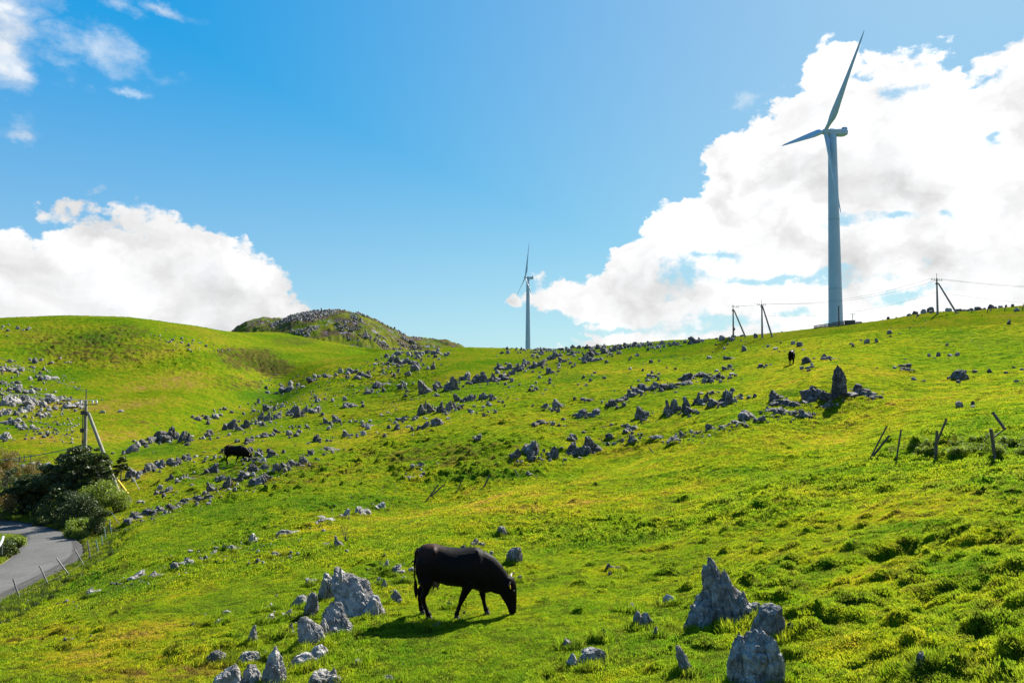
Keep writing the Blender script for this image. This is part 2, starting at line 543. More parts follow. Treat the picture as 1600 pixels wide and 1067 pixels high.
rough = patch([(1450, 930, 330, 160, 1.0), (1120, 960, 200, 120, 0.6), (1250, 820, 400, 70, 0.55), (690, 715, 170, 45, 1.6), (430, 745, 210, 45, 1.3),
               (850, 660, 160, 40, 0.6), (1180, 665, 170, 22, 0.5), (1500, 700, 110, 24, 0.9), (260, 1030, 170, 60, 0.55), (600, 600, 110, 35, 0.6), (150, 545, 130, 40, 0.35),
               (300, 560, 130, 30, 0.4), (390, 565, 60, 24, 0.5), (370, 600, 60, 25, 0.3), (560, 660, 120, 30, 0.5), (480, 870, 220, 50, 0.35), (960, 700, 110, 20, 0.5)])
wx = XX + 0.35 * perlin(XX * 1.3, YY * 1.3, 40)
wy = YY + 0.35 * perlin(XX * 1.3, YY * 1.3, 41)
b1 = 1 - np.abs(perlin(wx * 3.1, wy * 3.1, 1)) * 2.2          # small tussocks
b1 = np.where(RR < 90, b1, 0)
b0 = np.abs(perlin(wx * 6.5, wy * 6.0, 3)) * (RR < 60)
b2 = np.abs(perlin(wx * 1.25, wy * 1.0, 2))                    # hummocks
b3 = fbm(wx * 0.42, wy * 0.32, 3, 6)
gate = sstep(fbm(XX * 0.16, YY * 0.16, 3, 20), -0.25, 0.45)
sel = sstep(perlin(XX * 0.9, YY * 0.9, 60), 0.0, 0.55)
near_fade = 1 - sstep(RR, 90, 200)
micro_fade = 1 - sstep(RR, 35, 80)
DISP = (0.115 * (0.5 - 0.5 * b1) + 0.075 * b0) * micro_fade * (0.35 + gate + 0.4 * rough) \
    + 0.30 * (0.30 + rough) * b2 * (0.35 + 0.65 * gate) * near_fade * (0.4 + sel) \
    + 0.09 * (0.35 + rough) * b3 * near_fade
farb = np.abs(fbm(XX * 0.24 + YY * 0.1, YY * 0.62, 4, 9))
DISP += sstep(RR, 45, 120) * (1 - sstep(RR, 420, 620)) * (0.20 + 1.1 * rough) * (farb - 0.2) * np.clip(RR / 170, 0.35, 1.3)
# heavy stony relief on the two far hills
DISP += np.where(HILLMASK, 1.1 * np.maximum(0, fbm(XX * 0.11, YY * 0.11, 5, 33, 0.65) - 0.05), 0)
DISP *= (1 - np.clip(ROADW * 1.4, 0, 1))
HG = HG + DISP

MOUNDS = [(1292, 950, 62, 44), (1405, 962, 46, 26), (1421, 1001, 44, 26), (1486, 932, 52, 28), (1542, 981, 32, 20), (1573, 1012, 36, 22), (1570, 1045, 22, 18),
          (1328, 849, 26, 20), (1545, 864, 38, 16), (1236, 872, 32, 22), (1222, 926, 26, 14), (1524, 968, 24, 14), (1588, 934, 22, 14),
          (1041, 894, 44, 18), (1074, 916, 26, 16), (1290, 880, 34, 16), (1375, 898, 24, 14), (1420, 902, 24, 12), (1170, 905, 30, 20), (1528, 938, 22, 12),
          (1350, 1033, 30, 14), (1490, 1030, 30, 14), (1250, 1048, 26, 14), (1160, 815, 30, 12), (1210, 800, 34, 12), (1405, 716, 24, 8), (1433, 717, 18, 8), (1372, 716, 14, 6),
          (1180, 860, 30, 14), (925, 880, 20, 10), (1580, 900, 26, 14), (1330, 960, 24, 14), (1460, 872, 30, 14), (1100, 1005, 40, 16), (1500, 868, 24, 12),
          (1430, 690, 26, 9), (1480, 690, 34, 11), (1530, 686, 40, 10), (1575, 692, 30, 10), (1390, 700, 20, 8), (700, 735, 22, 8), (660, 742, 20, 8), (630, 728, 22, 8), (745, 722, 20, 7)]
# hollows whose far bank faces the camera
HOLLOWS = [(1398, 846, 92, 24), (1488, 912, 96, 26), (1440, 694, 70, 9), (1560, 690, 80, 10), (885, 700, 60, 10), (1560, 925, 30, 12), (1165, 1030, 40, 20), (855, 1050, 40, 14)]


def add_feature(u, v, wpx, hpx, kind):
    global HG
    p = hit(u, v + hpx * 0.35)
    r = math.hypot(p.x, p.y)
    k = r / F
    w_, h_ = wpx * k * 0.46, hpx * k
    a0 = math.atan2(p.x, p.y)
    i0, i1 = np.searchsorted(AZG, [a0 - 3.2 * w_ / r, a0 + 3.2 * w_ / r])
    j0, j1 = np.searchsorted(LRG, [math.log(max(2, r - 3.5 * w_ - h_ * 3)), math.log(r + 3.5 * w_ + h_ * 3)])
    x = XX[i0:i1, j0:j1]
    y = YY[i0:i1, j0:j1]
    ca, sa = cos(a0), sin(a0)
    lx = (x - p.x) * ca - (y - p.y) * sa
    ly = (x - p.x) * sa + (y - p.y) * ca
    nz = fbm(x * 2.2, y * 2.2, 3, 70)
    if kind == 'mound':
        d = np.sqrt((lx / w_) ** 2 + (ly / (w_ * 0.8)) ** 2) * (1 + 0.5 * nz)
        amp = min(0.16, h_ * 0.55)
        HG[i0:i1, j0:j1] += amp * (1 - sstep(d, 0.35, 1.15)) * (1 + 0.35 * nz)
    else:
        dep = min(0.42, h_ * 0.62)
        lx = lx / w_ + nz * 0.35
        t = ly / max(h_ * 1.5, 0.3) + nz * 0.3 + 0.25 * np.sin(lx * 5 + u)
        prof_ = sstep(t, -3.0, -0.1) * (1 - sstep(t, 0.0, 0.55))
        HG[i0:i1, j0:j1] -= dep * prof_ * (1 - sstep(np.abs(lx), 0.45, 1.1))
        HG[i0:i1, j0:j1] += dep * 0.12 * sstep(t, 0.3, 0.7) * (1 - sstep(t, 0.8, 3.5)) * (1 - sstep(np.abs(lx), 0.45, 1.2))


for m in HOLLOWS:
    add_feature(*m, 'hollow')
_rm = random.Random(321)
for (u0_, u1_, va_, vb_, n_, s0_, s1_) in ((880, 1620, 775, 1064, 190, 9, 30), (40, 900, 880, 1064, 90, 8, 22), (560, 840, 690, 745, 70, 7, 20), (230, 660, 715, 800, 80, 7, 20), (800, 1250, 655, 700, 40, 6, 14), (700, 1300, 740, 850, 60, 7, 18),
                                       (600, 1000, 590, 680, 60, 5, 12), (1200, 1600, 560, 700, 50, 5, 12), (1380, 1600, 684, 712, 22, 12, 30)):
    for _ in range(n_):
        w0_ = _rm.uniform(s0_, s1_) * _rm.uniform(.6, 1.0)
        MOUNDS.append((_rm.uniform(u0_, u1_), va_ + (vb_ - va_) * _rm.random() ** .9, w0_, w0_ * _rm.uniform(.35, .55)))
for m in MOUNDS:
    add_feature(*m, 'mound')

# what grows where
SCRUB = 0.85 * patch([(150, 545, 130, 32, 0.8), (190, 520, 60, 18, 0.8), (60, 530, 70, 22, 0.6), (300, 560, 110, 26, 0.3), (392, 562, 60, 24, 1.15), (428, 574, 40, 20, 1.2), (360, 552, 34, 14, 1.0), (365, 598, 50, 16, 0.7), (395, 602, 22, 10, 0.9),
               (225, 662, 55, 12, 0.5), (460, 533, 50, 9, 0.8), (340, 525, 60, 6, 0.5), (290, 515, 60, 6, 0.4), (400, 613, 40, 14, 0.5), (700, 712, 150, 26, 0.75), (430, 742, 190, 30, 0.55),
               (860, 662, 120, 18, 0.3), (1190, 662, 120, 10, 0.35), (1520, 700, 110, 14, 0.25), (235, 1035, 160, 45, 0.5), (620, 596, 90, 30, 0.3), (1430, 905, 200, 60, 0.12), (590, 625, 60, 20, 0.3),
               (530, 545, 30, 6, 0.5), (640, 540, 60, 5, 0.4), (30, 735, 60, 30, 0.9), (0, 850, 30, 20, 0.5), (330, 650, 30, 8, 0.3), (1070, 655, 110, 14, 0.3)])
DRY = patch([(520, 860, 160, 60, 0.35), (820, 800, 240, 50, 0.25), (1050, 720, 250, 30, 0.3), (1250, 700, 160, 26, 0.35), (1520, 490, 130, 10, 0.8), (1420, 505, 90, 8, 0.4), (220, 640, 140, 60, 0.55),
             (330, 590, 90, 25, 0.6), (90, 640, 60, 30, 0.5), (260, 1030, 200, 60, 1.0), (230, 1010, 90, 24, 1.3), (1180, 1000, 60, 20, 0.6), (740, 850, 60, 10, 0.5), (1400, 1040, 220, 40, 0.35), (1380, 930, 120, 40, 0.3), (260, 560, 160, 40, 0.4), (60, 690, 60, 30, 0.6), (560, 580, 100, 20, 0.25)])
LUSH = patch([(620, 900, 60, 30, 0.3), (560, 790, 140, 14, 0.7), (760, 745, 70, 8, 0.9), (120, 915, 110, 22, 0.8), (900, 590, 50, 8, 0.8), (1090, 605, 60, 6, 0.8), (420, 620, 50, 12, 0.8), (1500, 895, 70, 14, 0.8),
              (1420, 830, 60, 12, 0.8), (1240, 615, 40, 6, 0.8), (1200, 740, 200, 8, 0.4), (1540, 530, 110, 14, 0.6), (320, 800, 120, 14, 0.5), (1550, 770, 120, 16, 0.3), (590, 1000, 90, 30, 0.4), (960, 850, 120, 30, 0.25), (150, 530, 40, 8, 0.8), (230, 700, 80, 14, 0.6)])
ROCKY = np.where(HILLMASK, 1.0, 0.0)
# convexity: trampled earth shows at the foot of hummocks
mesh = bpy.data.meshes.new('terrain')
na, nr = HG.shape
co = np.stack([XX, YY, HG], -1).reshape(-1, 3)
mesh.vertices.add(na * nr)
mesh.vertices.foreach_set('co', co.astype(np.float32).ravel())
ii, jj = np.meshgrid(np.arange(na - 1), np.arange(nr - 1), indexing='ij')
v0 = (ii * nr + jj).ravel()
quads = np.stack([v0, v0 + 1, v0 + nr + 1, v0 + nr], 1).astype(np.int32)
nq = len(quads)
mesh.loops.add(nq * 4)
mesh.loops.foreach_set('vertex_index', quads[:, ::-1].ravel())
mesh.polygons.add(nq)
mesh.polygons.foreach_set('loop_start', np.arange(nq, dtype=np.int32) * 4)
mesh.polygons.foreach_set('use_smooth', np.ones(nq, bool))
mesh.update(calc_edges=True)
for nm, arr in (('scrub', SCRUB), ('dry', DRY), ('lush', LUSH), ('rocky', ROCKY)):
    at = mesh.attributes.new(nm, 'FLOAT', 'POINT')
    at.data.foreach_set('value', arr.astype(np.float32).ravel())


def tag(o, label=None, cat=None, group=None, kind=None):
    if label:
        o['label'] = label
    if cat:
        o['category'] = cat
    if group:
        o['group'] = group
    if kind:
        o['kind'] = kind
    return o


def link(name, me, mats=None, parent=None):
    o = bpy.data.objects.new(name, me)
    COL.objects.link(o)
    if mats is not None and len(me.materials) == 0:
        for m in (mats if isinstance(mats, (list, tuple)) else [mats]):
            me.materials.append(m)
    if parent:
        o.parent = parent
    return o


def empty(name, loc, rz=0.0):
    o = bpy.data.objects.new(name, None)
    o.empty_display_size = 0.3
    COL.objects.link(o)
    o.location = loc
    o.rotation_euler = (0, 0, rz)
    return o


# ------------------------------------------------------------------ materials
def new_mat(name):
    m = bpy.data.materials.new(name)
    m.use_nodes = True
    return m, NT(m.node_tree)


def attr(t, name, typ='GEOMETRY'):
    a = t.n('ShaderNodeAttribute', attribute_type=typ, attribute_name=name)
    return a.outputs['Fac']


def grass_colour(t, scrub, dry, lush, blades):
    pos = t.n('ShaderNodeNewGeometry').outputs['Position']
    big = t.noise(pos, 0.055, 5, 0.6)
    mid = t.noise(pos, 0.55, 5, 0.65)
    sml = t.noise(pos, 5.0, 3, 0.6)
    d = t.math('ADD', t.math('MULTIPLY', t.math('SUBTRACT', big, 0.5), 1.5), t.math('MULTIPLY', t.math('SUBTRACT', mid, 0.5), 1.7))
    d = t.math('ADD', d, t.math('MULTIPLY', t.math('SUBTRACT', sml, 0.5), 0.9))
    d = t.math('ADD', d, t.math('MULTIPLY', dry, 0.35))
    d = t.math('SUBTRACT', d, t.math('MULTIPLY', lush, 0.5))
    d = t.math('ADD', d, 0.44)
    c = t.ramp(d, [(0.0, (0.055, 0.165, 0.004)), (0.33, (0.115, 0.225, 0.004)), (0.62, (0.19, 0.265, 0.004)), (0.85, (0.27, 0.27, 0.012)), (1.0, (0.30, 0.22, 0.04))])
    sc = t.math('ADD', t.math('MULTIPLY', scrub, 1.15), t.math('MULTIPLY', t.math('SUBTRACT', mid, 0.58), 2.2))
    sc = t.math('ADD', sc, t.math('MULTIPLY', t.math('SUBTRACT', sml, 0.5), 1.3))
    mps = t.n('ShaderNodeMapping')
    t.put(mps.inputs['Vector'], pos)
    mps.inputs['Scale'].default_value = (0.22, 0.5, 1.1)
    strk = t.noise(mps.outputs[0], 1.0, 5, 0.75)
    sc = t.math('ADD', sc, t.math('MULTIPLY', t.math('SUBTRACT', strk, 0.53), 3.4))
    scf = t.smooth(sc, 0.25, 0.85)
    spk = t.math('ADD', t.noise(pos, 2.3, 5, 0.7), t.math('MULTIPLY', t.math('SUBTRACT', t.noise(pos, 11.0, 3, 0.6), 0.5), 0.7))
    spk = t.math('MULTIPLY', t.smooth(spk, 0.48, 0.62), 0.76)  # dark mottle painted in: growth tone plus the shade under the tussocks
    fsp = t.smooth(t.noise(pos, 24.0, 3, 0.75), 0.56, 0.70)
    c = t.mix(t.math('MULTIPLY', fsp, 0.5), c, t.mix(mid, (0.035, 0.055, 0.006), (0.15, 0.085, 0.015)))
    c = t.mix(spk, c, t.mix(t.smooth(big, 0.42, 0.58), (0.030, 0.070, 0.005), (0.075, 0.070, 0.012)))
    br = t.ramp(t.noise(pos, 1.7, 4, 0.6), [(0.3, (0.025, 0.033, 0.006)), (0.5, (0.065, 0.062, 0.012)), (0.7, (0.13, 0.085, 0.025))])
    br = t.mix(t.smooth(scrub, 0.9, 1.25), br, t.ramp(strk, [(0.40, (0.014, 0.018, 0.004)), (0.52, (0.032, 0.038, 0.008)), (0.60, (0.085, 0.105, 0.014))]))
    c = t.mix(t.math('MULTIPLY', scf, 0.88), c, br)
    return c, pos, mid, sml


GM, g = new_mat('pasture')
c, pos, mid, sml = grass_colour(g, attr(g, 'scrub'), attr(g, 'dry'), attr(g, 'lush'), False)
# bare stone and heath on the far hills
rk = g.noise(pos, 0.16, 6, 0.7)
rk2 = g.noise(pos, 0.5, 5, 0.7)
stone = g.ramp(rk2, [(0.35, (0.10, 0.10, 0.09)), (0.5, (0.26, 0.26, 0.25)), (0.7, (0.42, 0.42, 0.41))])
heath = g.ramp(rk, [(0.3, (0.07, 0.10, 0.02)), (0.5, (0.10, 0.09, 0.03)), (0.7, (0.07, 0.05, 0.025))])
hc = g.mix(g.smooth(g.noise(pos, 0.07, 5, 0.6), 0.45, 0.60), g.mix(0.25, c, heath), heath)
hc = g.mix(g.math('MULTIPLY', g.smooth(g.math('ADD', rk, g.math('MULTIPLY', g.math('SUBTRACT', rk2, 0.5), 0.7)), 0.58, 0.68), 0.8), hc, stone)
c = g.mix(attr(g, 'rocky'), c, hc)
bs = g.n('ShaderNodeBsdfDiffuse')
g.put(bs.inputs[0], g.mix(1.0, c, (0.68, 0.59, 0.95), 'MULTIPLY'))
bump = g.n('ShaderNodeBump')
hh = g.math('ADD', g.noise(pos, 3.0, 6, 0.75), g.math('MULTIPLY', g.noise(pos, 0.8, 4, 0.6), 1.6))
hh = g.math('ADD', hh, g.math('MULTIPLY', g.noise(pos, 16.0, 3, 0.7), 0.35))
g.put(bump.inputs['Height'], hh)
bump.inputs['Strength'].default_value = 0.9
bump.inputs['Distance'].default_value = 0.16
g.put(bs.inputs['Normal'], bump.outputs[0])
o_ = g.n('ShaderNodeOutputMaterial')
g.t.links.new(bs.outputs[0], o_.inputs[0])
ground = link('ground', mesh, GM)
tag(ground, kind='structure')

# ------------------------------------------------------------------ grass blades
BM_, g = new_mat('grass_blade')
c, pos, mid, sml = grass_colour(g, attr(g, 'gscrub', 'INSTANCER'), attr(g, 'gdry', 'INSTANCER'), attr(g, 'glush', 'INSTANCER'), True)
rnd = g.n('ShaderNodeObjectInfo').outputs['Random']
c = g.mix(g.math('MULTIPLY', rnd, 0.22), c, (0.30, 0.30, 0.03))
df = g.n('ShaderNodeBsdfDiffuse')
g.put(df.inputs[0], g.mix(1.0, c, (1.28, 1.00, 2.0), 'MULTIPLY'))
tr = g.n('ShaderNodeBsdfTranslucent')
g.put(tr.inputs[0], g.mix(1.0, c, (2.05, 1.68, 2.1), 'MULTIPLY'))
mxs = g.n('ShaderNodeMixShader')
mxs.inputs[0].default_value = 0.5
g.t.links.new(df.outputs[0], mxs.inputs[1])
g.t.links.new(tr.outputs[0], mxs.inputs[2])
o_ = g.n('ShaderNodeOutputMaterial')
g.t.links.new(mxs.outputs[0], o_.inputs[0])


def raw_mesh(name, verts, tris, mat=None, smooth=False):
    me = bpy.data.meshes.new(name)
    verts = np.asarray(verts, np.float32)
    tris = np.asarray(tris, np.int32)
    k = tris.shape[1]
    me.vertices.add(len(verts))
    me.vertices.foreach_set('co', verts.ravel())
    me.loops.add(len(tris) * k)
    me.loops.foreach_set('vertex_index', tris.ravel())
    me.polygons.add(len(tris))
    me.polygons.foreach_set('loop_start', np.arange(len(tris), dtype=np.int32) * k)
    if smooth:
        me.polygons.foreach_set('use_smooth', np.ones(len(tris), bool))
    me.update(calc_edges=True)
    if mat:
        me.materials.append(mat)
    return me


def tuft_mesh(name, seed, n, rad, h, wd, mat, lean=0.6):
    rs = np.random.RandomState(seed)
    a = rs.rand(n) * 2 * pi
    q = np.sqrt(rs.rand(n)) * rad
    bx, by = np.cos(a) * q, np.sin(a) * q
    f = rs.rand(n) * 2 * pi
    la = rs.rand(n) * 2 * pi
    ll = rs.rand(n) * lean
    hh_ = h * (0.5 + 0.8 * rs.rand(n)) * (1 - 0.35 * (q / rad) ** 2)
    w2 = wd * (0.6 + 0.8 * rs.rand(n)) / 2
    dx, dy = np.cos(f) * w2, np.sin(f) * w2
    V = np.zeros((n, 5, 3))
    V[:, 0] = np.stack([bx - dx, by - dy, np.full(n, -0.02)], 1)
    V[:, 1] = np.stack([bx + dx, by + dy, np.full(n, -0.02)], 1)
    mx_, my_ = bx + np.cos(la) * ll * hh_ * 0.3, by + np.sin(la) * ll * hh_ * 0.3
    V[:, 2] = np.stack([mx_ + dx * 0.8, my_ + dy * 0.8, hh_ * 0.55], 1)
    V[:, 3] = np.stack([mx_ - dx * 0.8, my_ - dy * 0.8, hh_ * 0.55], 1)
    V[:, 4] = np.stack([bx + np.cos(la) * ll * hh_, by + np.sin(la) * ll * hh_, hh_ * (1 - 0.3 * ll)], 1)
    b = np.arange(n) * 5
    T = np.concatenate([np.stack([b, b + 1, b + 2], 1), np.stack([b, b + 2, b + 3], 1), np.stack([b + 3, b + 2, b + 4], 1)])
    return raw_mesh(name, V.reshape(-1, 3), T, mat)


def instancer(name, P, rot, scl, protos, attrs):
    """one stuff object: plants of a few shapes set on the points P"""
    cl = bpy.data.collections.new(name + '_shapes')
    for me in protos:
        cl.objects.link(bpy.data.objects.new(me.name, me))
    me = bpy.data.meshes.new(name)
    me.vertices.add(len(P))
    me.vertices.foreach_set('co', P.astype(np.float32).ravel())
    a = me.attributes.new('rot', 'FLOAT_VECTOR', 'POINT')
    a.data.foreach_set('vector', rot.astype(np.float32).ravel())
    a = me.attributes.new('scl', 'FLOAT', 'POINT')
    a.data.foreach_set('value', scl.astype(np.float32))
    for k, v in attrs.items():
        a = me.attributes.new(k, 'FLOAT', 'POINT')
        a.data.foreach_set('value', v.astype(np.float32))
    o = link(name, me)
    ng = bpy.data.node_groups.new(name, 'GeometryNodeTree')
    ng.interface.new_socket('Geometry', in_out='INPUT', socket_type='NodeSocketGeometry')
    ng.interface.new_socket('Geometry', in_out='OUTPUT', socket_type='NodeSocketGeometry')
    N, L = ng.nodes, ng.links
    gi, go = N.new('NodeGroupInput'), N.new('NodeGroupOutput')
    ip = N.new('GeometryNodeInstanceOnPoints')
    ci = N.new('GeometryNodeCollectionInfo')
    ci.inputs['Collection'].default_value = cl
    ci.inputs['Separate Children'].default_value = True
    ci.inputs['Reset Children'].default_value = True
    ra = N.new('GeometryNodeInputNamedAttribute')
    ra.data_type = 'FLOAT_VECTOR'
    ra.inputs['Name'].default_value = 'rot'
    sa = N.new('GeometryNodeInputNamedAttribute')
    sa.data_type = 'FLOAT'
    sa.inputs['Name'].default_value = 'scl'
    er = N.new('FunctionNodeEulerToRotation')
    L.new(gi.outputs[0], ip.inputs['Points'])
    L.new(ci.outputs[0], ip.inputs['Instance'])
    ip.inputs['Pick Instance'].default_value = True
    L.new(ra.outputs[0], er.inputs[0])
    L.new(er.outputs[0], ip.inputs['Rotation'])
    L.new(sa.outputs[0], ip.inputs['Scale'])
    L.new(ip.outputs[0], go.inputs[0])
    md = o.modifiers.new('plants', 'NODES')
    md.node_group = ng
    tag(o, kind='stuff')
    return o


def slope_rot(x, y, rs, follow=0.8):
    e = 0.12
    dzx = (ground_z(x + e, y) - ground_z(x - e, y)) / (2 * e) * follow
    dzy = (ground_z(x, y + e) - ground_z(x, y - e)) / (2 * e) * follow
    # small tilt towards the slope normal, spin left random about it
    return np.stack([np.arctan(dzy), -np.arctan(dzx), rs.rand(len(x)) * 0.0], 1)


def scatter(r0, r1, n, amin=-0.80, amax=0.92, power=0.0, seed=1):
    """points between two distances, the density falling with distance**power"""
    rs = np.random.RandomState(seed)
    k = 2 - power
    u = rs.rand(n)
    r = (r0 ** k + u * (r1 ** k - r0 ** k)) ** (1 / k) if abs(k) > 1e-6 else r0 * (r1 / r0) ** u
    a = amin + rs.rand(n) * (amax - amin)
    return r * np.sin(a), r * np.cos(a), rs


def lay_grass(name, x, y, rs, protos, smin, smax, lift=0.0):
    az, lr = np.arctan2(x, y), 0.5 * np.log(x * x + y * y)
    keep = interp_grid(ROADW, az, lr) < 0.62
    x, y, az, lr = x[keep], y[keep], az[keep], lr[keep]
    z = interp_grid(HG, az, lr)
    P = np.stack([x, y, z + lift], 1)
    A = {'gscrub': interp_grid(SCRUB, az, lr), 'gdry': interp_grid(DRY, az, lr), 'glush': interp_grid(LUSH, az, lr)}
    return instancer(name, P, slope_rot(x, y, rs), smin + (smax - smin) * rs.rand(len(x)), protos, A)


if GRASS:
    pr = [tuft_mesh('grass_tuft', i, 70, 0.12, 0.025, 0.008, BM_, 1.3) for i in range(5)]
    x, y, rs = scatter(8.0, 22, int(88000 * GRASS), power=1.0, seed=5)
    o = lay_grass('short_grass', x, y, rs, pr, 0.8, 1.35)
    tag(o, 'short green turf grazed close on the near slope round the cow', 'grass')
    pr2 = [tuft_mesh('grass_tuft', 10 + i, 50, 0.25, 0.042, 0.020, BM_, 1.0) for i in range(5)]
    x, y, rs = scatter(22, 120, int(122000 * GRASS), power=1.2, seed=6)
    o = lay_grass('meadow_grass', x, y, rs, pr2, 0.7, 1.35)
    tag(o, 'yellow green pasture grass covering the middle slope between the rock rows', 'grass')
    pr3 = [tuft_mesh('long_tuft', 20 + i, 90, 0.14, 0.15, 0.010, BM_, 0.9) for i in range(4)]
    x, y, rs = scatter(8.5, 60, int(7000 * GRASS), power=1.0, seed=8)
    az, lr = np.arctan2(x, y), 0.5 * np.log(x * x + y * y)
    keep = (perlin(x * 0.8, y * 0.8, 77) + perlin(x * 2.6, y * 2.6, 78) * 0.6 + interp_grid(rough, az, lr) * 0.45) > 0.45
    o = lay_grass('long_grass', x[keep], y[keep], rs, pr3, 0.2, 0.48)
    tag(o, 'longer darker grass tufts on the hummocks of the slope', 'grass')
# ------------------------------------------------------------------ road surface
RDM, g = new_mat('asphalt')
pos = g.n('ShaderNodeNewGeometry').outputs['Position']
e_ = attr(g, 'side')
n1 = g.noise(pos, 0.6, 5, 0.6)
n2 = g.noise(pos, 9, 4, 0.7)
base = g.ramp(n1, [(0.3, (0.080, 0.078, 0.073)), (0.7, (0.112, 0.108, 0.10))])
base = g.mix(g.math('MULTIPLY', g.smooth(n2, 0.45, 0.7), 0.25), base, (0.17, 0.165, 0.155))
dark = g.smooth(g.math('ADD', e_, g.math('MULTIPLY', g.math('SUBTRACT', n1, 0.5), 0.12)), 0.60, 0.70)
base = g.mix(g.math('MULTIPLY', dark, 0.75), base, (0.038, 0.036, 0.034))
sand = g.math('SUBTRACT', 1.0, g.smooth(g.math('ADD', e_, g.math('MULTIPLY', g.math('SUBTRACT', n2, 0.5), 0.14)), -0.94, -0.80))
base = g.mix(sand, base, (0.34, 0.27, 0.14))
bs = g.n('ShaderNodeBsdfPrincipled')
g.put(bs.inputs['Base Color'], base)
bs.inputs['Roughness'].default_value = 0.95
bs.inputs['Specular IOR Level'].default_value = 0.06
bu = g.n('ShaderNodeBump')
g.put(bu.inputs['Height'], g.noise(pos, 60, 3, 0.7))
bu.inputs['Distance'].default_value = 0.01
g.put(bs.inputs['Normal'], bu.outputs[0])
o_ = g.n('ShaderNodeOutputMaterial')
g.t.links.new(bs.outputs[0], o_.inputs[0])
RP = resample(np.concatenate([ROAD_MID, _half[:, None], _lat], 1), 220)
ns = 13
V, S = [], []
for q in RP:
    for k in range(ns):
        s_ = -1 + 2 * k / (ns - 1)
        wob = 1.0
        if abs(s_) == 1:
            wob = 1.0 + 0.05 * float(perlin(np.array([q[0] * 0.9]), np.array([q[1] * 0.9]), 5 + int(s_))[0])
        drop = -0.14 if k in (0, ns - 1) else 0.03 * (1 - s_ * s_)
        V.append((q[0] + q[4] * q[3] * s_ * wob * 1.02, q[1] + q[5] * q[3] * s_ * wob * 1.02, q[2] + drop + 0.02))
        S.append(s_)
b = (np.arange(len(RP) - 1)[:, None] * ns + np.arange(ns - 1)[None, :]).ravel()
me = raw_mesh('road', V, np.stack([b, b + 1, b + ns + 1, b + ns], 1), RDM, True)
at = me.attributes.new('side', 'FLOAT', 'POINT')
at.data.foreach_set('value', np.array(S, np.float32))
road = link('road', me)
tag(road, kind='structure')

# ------------------------------------------------------------------ limestone rocks
def stone_mat(name, ramp, patch_k):
    RKM, g = new_mat(name)
    geo_ = g.n('ShaderNodeNewGeometry')
    tc = g.n('ShaderNodeTexCoord')
    oi = g.n('ShaderNodeObjectInfo')
    wp = geo_.outputs['Position']
    n1 = g.noise(wp, 1.6, 6, 0.65)
    n2 = g.noise(wp, 7.0, 6, 0.7)
    n3 = g.noise(wp, 28.0, 4, 0.7)
    mp = g.n('ShaderNodeMapping')
    g.put(mp.inputs['Vector'], wp)
    mp.inputs['Scale'].default_value = (5.0, 5.0, 0.9)
    mp.inputs['Rotation'].default_value = (0.2, 0.35, 0)
    n4 = g.noise(mp.outputs[0], 1.5, 5, 0.7)
    mixv = g.math('ADD', g.math('MULTIPLY', n1, 0.4), g.math('MULTIPLY', n2, 0.6))
    col = g.ramp(mixv, ramp)
    col = g.mix(g.math('MULTIPLY', g.smooth(n4, 0.52, 0.66), 0.6), col, (0.11, 0.115, 0.12))
    col = g.mix(g.math('MULTIPLY', g.smooth(g.noise(wp, 3.1, 5, 0.75), 0.60, 0.70), 0.55), col, (0.16, 0.15, 0.09))
    col = g.mix(g.math('MULTIPLY', g.smooth(g.noise(wp, 11.0, 3, 0.6), 0.64, 0.70), 0.7), col, (0.60, 0.60, 0.57))
    tone = g.math('ADD', 0.62, g.math('MULTIPLY', oi.outputs['Random'], 0.5))
    col = g.mix(1.0, col, g.vmath('SCALE', (1, 1, 1), tone), 'MULTIPLY')
    bs = g.n('ShaderNodeBsdfPrincipled')
    g.put(bs.inputs['Base Color'], col)
    bs.inputs['Roughness'].default_value = 0.9
    bs.inputs['Specular IOR Level'].default_value = 0.25
    bu = g.n('ShaderNodeBump')
    vo = g.n('ShaderNodeTexVoronoi', feature='DISTANCE_TO_EDGE')
    g.put(vo.inputs['Vector'], g.vmath('ADD', mp.outputs[0], g.vmath('SCALE', g.noise(wp, 4, 3, 0.6, col=True), 1.5)))
    vo.inputs['Scale'].default_value = 0.9
    crk = g.smooth(vo.outputs['Distance'], 0.0, 0.10)
    hgt = g.math('ADD', g.math('MULTIPLY', n2, 0.5), g.math('MULTIPLY', n3, 0.22))
    hgt = g.math('ADD', hgt, g.math('MULTIPLY', n4, 0.5))
    hgt = g.math('ADD', hgt, g.math('MULTIPLY', crk, 0.30))
    g.put(bu.inputs['Height'], hgt)
    bu.inputs['Strength'].default_value = 0.9
    bu.inputs['Distance'].default_value = 0.12
    g.put(bs.inputs['Normal'], bu.outputs[0])
    o_ = g.n('ShaderNodeOutputMaterial')
    g.t.links.new(bs.outputs[0], o_.inputs[0])
    return RKM


RKP = stone_mat('sunlit_pale_limestone', [(0.35, (0.080, 0.074, 0.066)), (0.47, (0.225, 0.21, 0.19)), (0.57, (0.41, 0.385, 0.355)), (0.70, (0.64, 0.61, 0.57))], 1)  # pale stone; part of the paleness is sunlight put into the colour
RKM = stone_mat('shade_dark_limestone', [(0.37, (0.028, 0.025, 0.022)), (0.49, (0.090, 0.083, 0.075)), (0.57, (0.25, 0.235, 0.215)), (0.67, (0.60, 0.57, 0.53))], 1)  # same limestone with the shade of the mid-slope rocks put into its colour


def ico(n):
    bm = bmesh.new()
    bmesh.ops.create_icosphere(bm, subdivisions=n, radius=1.0)
    V = np.array([v.co[:] for v in bm.verts])
    T = np.array([[v.index for v in f.verts] for f in bm.faces])
    bm.free()
    return V, T


